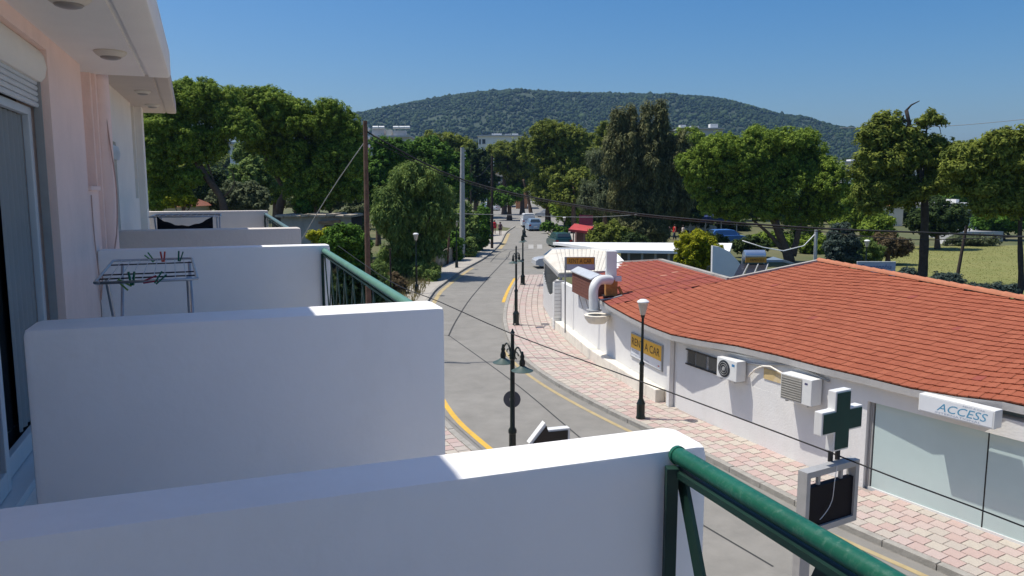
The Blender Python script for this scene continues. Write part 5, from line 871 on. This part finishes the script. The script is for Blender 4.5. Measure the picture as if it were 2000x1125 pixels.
block('low white house with a flat roof behind the field', 1850, 1922, 402, 105, 8, BW, [(1862, 1876, 412, 424), (1890, 1910, 412, 426)], 'house', boxes=[(1880, 1886, 390, BW)]); block('long pale grey shed wall behind the field', 1872, 1960, 452, 84, 6, BG, (), 'shed', slab=False); block('pale grey wall stub beside the dry grass', 1845, 1872, 470, 80, 1, BW, (), 'wall_stub', slab=False)
block('small grey house between the pine crowns', 448, 480, 282, 120, 8, BW, [(455, 460, 290, 298)], 'house'); block('white houses glimpsed under the far pines', 880, 902, 316, 175, 8, BW, [(885, 888, 319, 323)], 'house')
def hip_house(label, x0, x1, yeave, yridge, Y, dep, mroof):
    a = AT(x0, yeave, Y); b = AT(x1, yeave, Y); rz = AT(x0, yridge, Y + dep / 2).z; t = thing('house', label, 'building', (a.x, Y, gz(Y))); w_ = b.x - a.x
    MB().boxv((a.x, Y, gz(Y)), (w_, 0, 0), (0, dep, 0), UP * (a.z - gz(Y))).build('wall', BC, t)
    A, B_, C_, D_ = Vector((a.x - .4, Y - .4, a.z)), Vector((b.x + .4, Y - .4, a.z)), Vector((b.x + .4, Y + dep + .4, a.z)), Vector((a.x - .4, Y + dep + .4, a.z)); E_, G_ = Vector((a.x + w_ * .25, Y + dep / 2, rz)), Vector((b.x - w_ * .25, Y + dep / 2, rz))
    rf = MB().add([A, B_, C_, D_, E_, G_], [(0, 1, 5, 4), (1, 2, 5), (2, 3, 4, 5), (3, 0, 4), (3, 2, 1, 0)]).build('roof', mroof, t)
    for k_ in range(1, 9): f_ = k_ / 9.5; MB().bar(A.lerp(E_, f_) + Vector((0, -.03, .05)), B_.lerp(G_, f_) + Vector((0, -.03, .05)), .1, .05).build('tile_course', mroof, rf)
hip_house('red tiled house behind the far balcony', 280, 352, 404, 380, 62, 6, ROOFR); hip_house('house with an orange roof behind the field bushes', 1690, 1765, 402, 380, 112, 9, ROOFO); hip_house('small house with an orange roof beyond the broken pine', 1835, 1862, 398, 390, 118, 7, ROOFO)
# ruined shed
YS2 = 55; sd2 = thing('ruined_shed', 'ruined grey shed with a dark doorway and crumbling flat roof', 'shed', tuple(onground(AT(620, 450, YS2)))); RW = M('old_grey_plaster', (.33, .32, .30), .95, .15, 1.5, .6, 12, dirt=((.17, .16, .14), .9, .8)); z0 = gz(YS2); pa_, pb_, pc_, pd_ = [AT(x, 424, YS2) for x in (548, 632, 656, 684)]
for a, b, zz0, zz1 in ((pa_, pb_, z0, pa_.z), (pc_, pd_, z0, pa_.z), (pb_, pc_, AT(0, 440, YS2).z, pa_.z)): MB().boxv((a.x, YS2, zz0), (b.x - a.x, 0, 0), (0, .35, 0), UP * (zz1 - zz0)).build('wall', RW, sd2)
MB().boxv((pa_.x, YS2 + .36, z0), (pd_.x - pa_.x, 0, 0), (0, 4, 0), UP * (pa_.z - z0 - .1)).build('dark_interior', M('interior_shade', (.015, .014, .013), .95), sd2); MB().boxv((pb_.x - .3, YS2 - .35, AT(0, 437, YS2).z), (1.5, 0, .1), (0, .5, 0), UP * .18).build('broken_lintel', M('old_timber', (.25, .17, .11), .95, .3, 5), sd2)  # shade inside the shed is painted as a near-black block behind the doorway
for k_ in range(9): xx = pa_.x - .3 + (pd_.x - pa_.x + .5) * k_ / 9; MB().boxv((xx, YS2 - .3 - random.uniform(0, .15), pa_.z + random.uniform(0, .06)), ((pd_.x - pa_.x) / 9 * .98, 0, random.uniform(-.05, .05)), (0, 4.5, 0), UP * random.uniform(.1, .2)).build('roof_piece', M('crumbling_roof', (.33, .29, .23), .95, .25, 3, .6, 15), sd2)
# kiosk with red awning
KY = 78; kx = AT(1138, 440, KY); ki = thing('kiosk', 'small kiosk with a red awning and a dark red sign board', 'kiosk', tuple(onground(kx))); z0 = gz(KY)
REDAW = M('red_awning', (.50, .07, .07), .8, .1, 2); a = AT(1108, 440, KY - 1.2); b = AT(1150, 440, KY - 1.2); c = AT(1160, 428, KY + .3); d = AT(1112, 426, KY + .3)
MB().prism([AT(1110, 449, KY - 1.4), AT(1148, 453, KY - 1.4), AT(1160, 444, KY), AT(1122, 438, KY)], UP * .08).build('awning', REDAW, ki); MB().boxv(AT(1110, 452, KY - 1.41), AT(1148, 456, KY - 1.41) - AT(1110, 452, KY - 1.41), (0, .02, 0), UP * .2).build('valance', REDAW, ki)
MB().boxv(AT(1131, 440, KY + .1), (1.4, 0, -.05), (0, .08, 0), UP * 1.05).build('sign_board', M('kiosk_sign', (.26, .06, .09), .6, .25, 5), ki)
for x in (1120, 1141): p = AT(x, 450, KY - .9); MB().bar(Vector((p.x, p.y, z0)), p, .12, .12).build('post', M('kiosk_post', (.3, .2, .18), .8), ki)
MB().boxv((kx.x - .6, KY + .3, z0), (2.2, 0, 0), (0, 2, 0), UP * 2.0).build('body', M('kiosk_body', (.2, .12, .1), .8), ki)
# blue white shop board on the field edge
YB = 33; o = AT(1673, 540, YB); sg = thing('notice_board', 'pale blue board with dark script lettering behind the roof ridge', 'sign', tuple(o)); wd = AT(1748, 540, YB).x - o.x; MB().boxv(o, X * wd, (0, .06, 0), UP * .62).build('board', M('board_pale_blue', (.33, .38, .50), .5, .08, 3), sg); MB().boxv(o + UP * .62 - Vector((0, .01, 0)), X * wd, (0, .08, 0), UP * .03).build('frame', PLASTICWHITE, sg)
text_mesh('Cynrosophia', 'lettering', M('script_navy', (.05, .07, .22), .5), sg, o + X * .12 + UP * .25, X, UP, .28, wd - .3, .004, .3); MB().bar(o + X * .2 + UP * .2, o + X * .2 - UP * 2.4, .06, .06).build('post', GREYMETAL, sg); MB().bar(o + X * (wd - .2) + UP * .2, o + X * (wd - .2) - UP * 2.4, .06, .06).build('post', GREYMETAL, sg)

# ------------------------------------------------------------------ cars
TYRE = M('tyre', (.012, .012, .012), .8); RIM = M('wheel_rim', (.45, .45, .46), .35, .05, 3, metal=.6); CGLASS = M('car_glass', (.02, .03, .035), .05, .1, 2, spec=.8); TAIL = M('tail_light', (.35, .015, .01), .25); HEAD = M('head_light', (.7, .7, .68), .15)
def car(label, loc, rz, paint, L_=4.1, W_=1.72, H_=1.48, van=False):
    t = thing('parked_car', label, 'car', (0, 0, 0), 'cars parked along the road'); h = H_; xs_ = [(-.5, .30), (-.5, .58), (-.47, .68), (-.44, .70)]
    low = [(-.5, .18), (-.505, .40), (-.49, .56), (-.40, .60), (.18, .60), (.30, .58), (.45, .50), (.50, .40), (.505, .20), (.40, .13), (-.42, .13)]
    cabin = [(-.485, .58), (-.47, .74), (-.40, .97), (-.30, 1.0), (.02, 1.0), (.12, .95), (.27, .61)] if not van else [(-.495, .58), (-.49, .95), (-.46, 1.0), (.15, 1.0), (.24, .95), (.36, .61)]
    def loft(prof_, half, inset, name, mat):
        mb = MB(); n_ = len(prof_); rows = []
        for y, sc_ in ((-half, 1 - inset), (-half * .86, 1), (half * .86, 1), (half, 1 - inset)): rows.append([Vector((px * L_ * (1 - (1 - sc_) * .12), y * (1 - (.12 if name == 'cabin' else .04) * max(0, pz - .5) * 2), (.16 + (pz - .16) * sc_ if pz > .5 else pz) * h)) for px, pz in prof_])
        for r_ in rows: mb.v += r_
        for i in range(3):
            for k_ in range(n_): a_ = i * n_ + k_; b_2 = i * n_ + (k_ + 1) % n_; mb.f.append((a_, b_2, b_2 + n_, a_ + n_))
        mb.f += [tuple(range(n_)), tuple(range(3 * n_, 4 * n_))]; return mb.build(name, mat, t, smooth='auto')
    loft(low, W_ / 2, .05, 'body', paint); loft(cabin, W_ / 2 * .93, .03, 'cabin', paint)
    hw = W_ / 2 * .84
    for a_, b_2, nm in ((cabin[1], cabin[2], 'rear_window'), (cabin[-1], cabin[-2], 'windscreen')):
        p_ = Vector((a_[0] * L_, 0, a_[1] * h + .02)); q_ = Vector((b_2[0] * L_, 0, b_2[1] * h - .02)); s_ = -1 if nm == 'rear_window' else 1; o_ = Vector((s_ * .012, 0, .008)); MB().add([p_ + o_ + Vector((0, -hw * .9, 0)), p_ + o_ + Vector((0, hw * .9, 0)), q_ + o_ + Vector((0, hw * .74, 0)), q_ + o_ + Vector((0, -hw * .74, 0))], [(0, 1, 2, 3)]).build(nm, CGLASS, t)
    for s_ in (-1, 1):
        y = s_ * (W_ / 2 * .93 * .90 + .012); y2 = s_ * (W_ / 2 * .93 * .86 + .010)
        for x0_, x1_ in ((-.36, -.14), (-.12, .10)): MB().add([(x0_ * L_, y, .64 * h), ((x1_ + (.10 if x1_ > 0 else 0)) * L_, y, .64 * h), (x1_ * L_, y2, .92 * h), ((x0_ + .02) * L_, y2, .92 * h)], [(0, 1, 2, 3)]).build('side_window', CGLASS, t)
        for x_ in (-.31, .31):
            w2 = MB().lathe((x_ * L_, s_ * (W_ / 2 - .17), .31), [(.22, -.09), (.30, -.09), (.31, -.05), (.31, .05), (.30, .09), (.22, .09)], 18, (0, s_, 0)).build('wheel', TYRE, t, smooth='auto'); MB().lathe((x_ * L_, s_ * (W_ / 2 - .17), .31), [(.21, .092), (.19, .096), (.05, .1)], 14, (0, s_, 0)).build('rim', RIM, w2)
        MB().box((-.497 * L_, s_ * W_ * .40, .42 * h), .05, .26, .18).build('tail_light', TAIL, t, bevel=.01); MB().box((.475 * L_, s_ * W_ * .36, .38 * h), .12, .3, .12).build('headlight', HEAD, t, bevel=.02); MB().box((.18 * L_, s_ * (W_ / 2 + .06), .62 * h), .12, .14, .12).build('wing_mirror', paint, t, bevel=.02)
    MB().box((-.508 * L_, 0, .32 * h), .02, .5, .11).build('number_plate', PLASTICWHITE, t)
    t.location = loc; t.rotation_euler = (0, 0, rz); return t
def paint(n, c): return M('paint_' + n, c, .25, .02, 2, spec=.6)
road_dir = R(92)
car('light blue hatchback parked behind the white van', onground(GR(1042, 450)), R(96), paint('light_blue', (.25, .36, .50)), 3.9, 1.75, 1.6); v_car = car('white van with a blue roof cover parked by the leaning trunk', onground(GR(1031, 443)), R(93), paint('white', (.7, .71, .72)), 4.8, 1.9, 1.95, True)
car('white hatchback parked on the road divide', onground(GR(967, 411)), R(80), paint('white', (.7, .71, .72))); car('pale blue car beside the white hatchback', onground(GR(948, 407)), R(80), paint('pale_blue', (.45, .55, .66))); car('white car far down the road', onground(GR(922, 395)), R(80), paint('white', (.7, .71, .72))); car('dark blue car at the far end of the row', onground(GR(910, 389)), R(80), paint('navy', (.05, .08, .16)))
car('dark red car parked beyond the street trees', onground(GR(1020, 398)), R(170), paint('maroon', (.16, .04, .04))); car('grey car half hidden by the tall pine', onground(GR(1068, 424)), R(170), paint('silver', (.48, .49, .50))); car('dark green car parked behind the cream canopy', onground(GR(1092, 482)), R(100), paint('dark_green', (.03, .08, .08)), 4.2); car('silver car nosing out of the side street by the canopy', onground(GR(1092, 522)), R(190), paint('silver', (.48, .49, .50)), 4.0); car('blue and white car in the shade of the huge pine', onground(GR(1420, 475)), R(10), paint('blue', (.06, .16, .42)), 4.2)
car('white car parked behind the shady trees', onground(GR(1365, 452)), R(5), paint('white', (.7, .71, .72)), 4.2)
NAVY = M('navy_canvas', (.02, .035, .12), .8, .15, 2)
cv = thing('market_canopy', 'long navy blue awning on posts behind the shady trees', 'canopy', tuple(onground(AT(1370, 440, 96)))); a = AT(1318, 425, 96); b = AT(1440, 425, 96); MB().prism([a, b, b + Vector((0, 4, .6)), a + Vector((0, 4, .6))], UP * .1).build('canvas', NAVY, cv); MB().boxv(a + UP * -.5, b - a, (0, .03, 0), UP * .5).build('valance', NAVY, cv)
for k_ in range(5): p = a.lerp(b, k_ / 4) + Vector((0, .1, 0)); MB().bar(Vector((p.x, p.y, gz(96))), p, .1, .1).build('post', GREYMETAL, cv)

# ------------------------------------------------------------------ people
SKIN = M('skin', (.42, .24, .17), .6, .05, 5); HAIRD = M('dark_hair', (.03, .02, .015), .7)
def person(label, loc, face, cloth, legs_mat, H_=1.7, dress=False, step=.22):
    t = thing('person', label, 'person', (0, 0, 0)); me = bpy.data.meshes.new('body'); s = H_ / 1.7
    J = {'pel': (0, 0, .95), 'sp': (0, 0, 1.15), 'ch': (0, 0, 1.35), 'nk': (0, 0, 1.47), 'hd': (.02, 0, 1.58), 'tp': (.02, 0, 1.67), 'hl': (0, .09, .9), 'kl': (step * .5, .10, .5), 'al': (step * .4, .10, .09), 'fl': (step * .4 + .16, .11, .03), 'hr': (0, -.09, .9), 'kr': (-step * .2, -.10, .5), 'ar': (-step, -.10, .12), 'fr': (-step + .15, -.11, .04), 'sl': (0, .18, 1.38), 'el': (-.06, .24, 1.12), 'wl': (.06, .24, .90), 'gl': (.09, .24, .80), 'sr': (0, -.18, 1.38), 'er': (.03, -.24, 1.12), 'wr': (.14, -.23, .92), 'gr': (.17, -.23, .83)}
    rad = {'pel': .14, 'sp': .12, 'ch': .14, 'nk': .055, 'hd': .09, 'tp': .07, 'hl': .09, 'kl': .06, 'al': .04, 'fl': .035, 'hr': .09, 'kr': .06, 'ar': .04, 'fr': .035, 'sl': .06, 'el': .042, 'wl': .03, 'gl': .035, 'sr': .06, 'er': .042, 'wr': .03, 'gr': .035}
    ks = list(J); E_ = [('pel', 'sp'), ('sp', 'ch'), ('ch', 'nk'), ('nk', 'hd'), ('hd', 'tp'), ('pel', 'hl'), ('hl', 'kl'), ('kl', 'al'), ('al', 'fl'), ('pel', 'hr'), ('hr', 'kr'), ('kr', 'ar'), ('ar', 'fr'), ('ch', 'sl'), ('sl', 'el'), ('el', 'wl'), ('wl', 'gl'), ('ch', 'sr'), ('sr', 'er'), ('er', 'wr'), ('wr', 'gr')]
    me.from_pydata([tuple(c * s for c in J[k_]) for k_ in ks], [(ks.index(a_), ks.index(b_2)) for a_, b_2 in E_], []); ob = bpy.data.objects.new('body', me); COL.objects.link(ob); m_ = ob.modifiers.new('skin', 'SKIN'); sb = ob.modifiers.new('sub', 'SUBSURF'); sb.levels = 1; sb.render_levels = 1
    for i, k_ in enumerate(ks): me.skin_vertices[0].data[i].radius = (rad[k_] * s, rad[k_] * s); me.skin_vertices[0].data[i].use_root = (k_ == 'pel')
    dg = bpy.context.evaluated_depsgraph_get(); nm = bpy.data.meshes.new_from_object(ob.evaluated_get(dg)); bpy.data.objects.remove(ob); nm.materials.clear(); nm.materials.append(SKIN); ob = bpy.data.objects.new('body', nm); COL.objects.link(ob); ob.parent = t
    MB().lathe((0, 0, 0), [(.21 * s if not dress else .25 * s, .72 * s if dress else .88 * s), (.19 * s, .98 * s), (.165 * s, 1.12 * s), (.19 * s, 1.32 * s), (.17 * s, 1.41 * s), (.07 * s, 1.47 * s)], 14).build('dress' if dress else 'shirt', cloth, t, smooth=True)
    if not dress:
        for y_, kn, an in ((.095, .11, .09), (-.095, -.04, -.2)): MB().tube([(0, y_ * s, .96 * s), (kn * s, y_ * s * 1.05, .5 * s), (an * s, y_ * s * 1.05, .2 * s)], [.12 * s, .085 * s, .07 * s], 10).build('trouser_leg', legs_mat, t, smooth=True)
    for y_ in (.06, 0): pass
    MB().lathe((-.005 * s, 0, 1.57 * s), [(.098 * s, -.04 * s), (.112 * s, .03 * s), (.10 * s, .09 * s), (.05 * s, .13 * s), (.01, .135 * s)], 12, (-.35, 0, 1)).build('hair', HAIRD, t, smooth=True)
    t.location = loc; t.rotation_euler = (0, 0, face); return t
person('person in a red top walking on the left pavement', onground(GR(966, 459), .13), R(-95), M('red_cloth', (.55, .03, .05), .9), M('skin_bare', (.42, .26, .19), .7), 1.68, True); person('person in dark patterned clothes walking beside the red top', onground(GR(977, 461), .02), R(-95), M('dark_print', (.12, .07, .08), .9, .6, 12), M('dark_print', (.12, .07, .08)), 1.68, True)
person('person in a bright red shirt under the shady trees', onground(GR(1317, 470)), R(180), M('bright_red_cloth', (.6, .02, .02), .9), M('jeans', (.03, .04, .08), .9), 1.8); person('person in a pale top under the shady trees', onground(GR(1334, 470)), R(0), M('pale_cloth', (.6, .55, .5), .9), M('jeans', (.03, .04, .08), .9), 1.7); person('person in a pink top beside the bright red shirt', onground(GR(1307, 468)), R(20), M('pink_cloth', (.55, .3, .3), .9), M('jeans', (.03, .04, .08), .9), 1.7)

# white houses added out of view past the shop to bounce sunlight onto balconies
for (p, q), lab in zip(((WBX[0] + (WBX[1] - WBX[0]) * .12, WBX[1]), (WBX[1] + (WBX[2] - WBX[1]) * .06, WBX[2] * 1.0)), ('white two-storey house added out of view to bounce sunlight next to the tile-roofed shop', 'white two-storey house added out of view to bounce sunlight further along past the shop')):
    h_ = thing('house', lab, 'building', tuple(onground(p))); t = q - p; ln = t.length; t.normalize(); nn = Vector((t.y, -t.x, 0)); nn = nn if nn.dot(-p) > 0 else -nn; z0 = gz(q.y) - .3
    MB().boxv(Vector((p.x, p.y, z0)), t * ln, -nn * 8, UP * (7.0 - z0)).build('wall', SHOPWHITE, h_); MB().boxv(Vector((p.x, p.y, 7.0)) + nn * .4 - t * .3, t * (ln + .6), -nn * 9, UP * .2).build('roof_slab', SOFFIT, h_)
    for fl_ in (1.0, 4.3):
        for k_ in range(int(ln / 3.2)):
            o = Vector((p.x, p.y, fl_)) + t * (1 + k_ * 3.2) + nn * .01; w2 = MB().boxv(o, t * 1.3, nn * .04, UP * 1.4).build('window', GLASSDARK, h_); MB().boxv(o - UP * .08 - t * .08, t * 1.46, nn * .14, UP * .07).build('sill', PLASTICWHITE, w2)
for o in bpy.data.objects:
    if '_o' in o: del o['_o']

# ------------------------------------------------------------------ the air: thin even haze round the whole place
hz = MB().boxv((-6100, -5100, -5), (12200, 0, 0), (0, 11200, 0), UP * 265).build('haze', M('haze_dummy', (1, 1, 1)), base=(0, 0, 0)); stuff(hz)
if '_o' in hz: del hz['_o']
hm = bpy.data.materials.new('haze_air'); hm.use_nodes = True; n = hm.node_tree; n.nodes.clear(); ou = n.nodes.new('ShaderNodeOutputMaterial'); pv = n.nodes.new('ShaderNodeVolumePrincipled')
pv.inputs['Color'].default_value = (.36, .62, 1, 1); pv.inputs['Density'].default_value = .00013; pv.inputs['Anisotropy'].default_value = .3; n.links.new(pv.outputs[0], ou.inputs['Volume']); hz.data.materials.clear(); hz.data.materials.append(hm)
tag(hz, 'thin blue summer haze over the town and hill', 'haze')
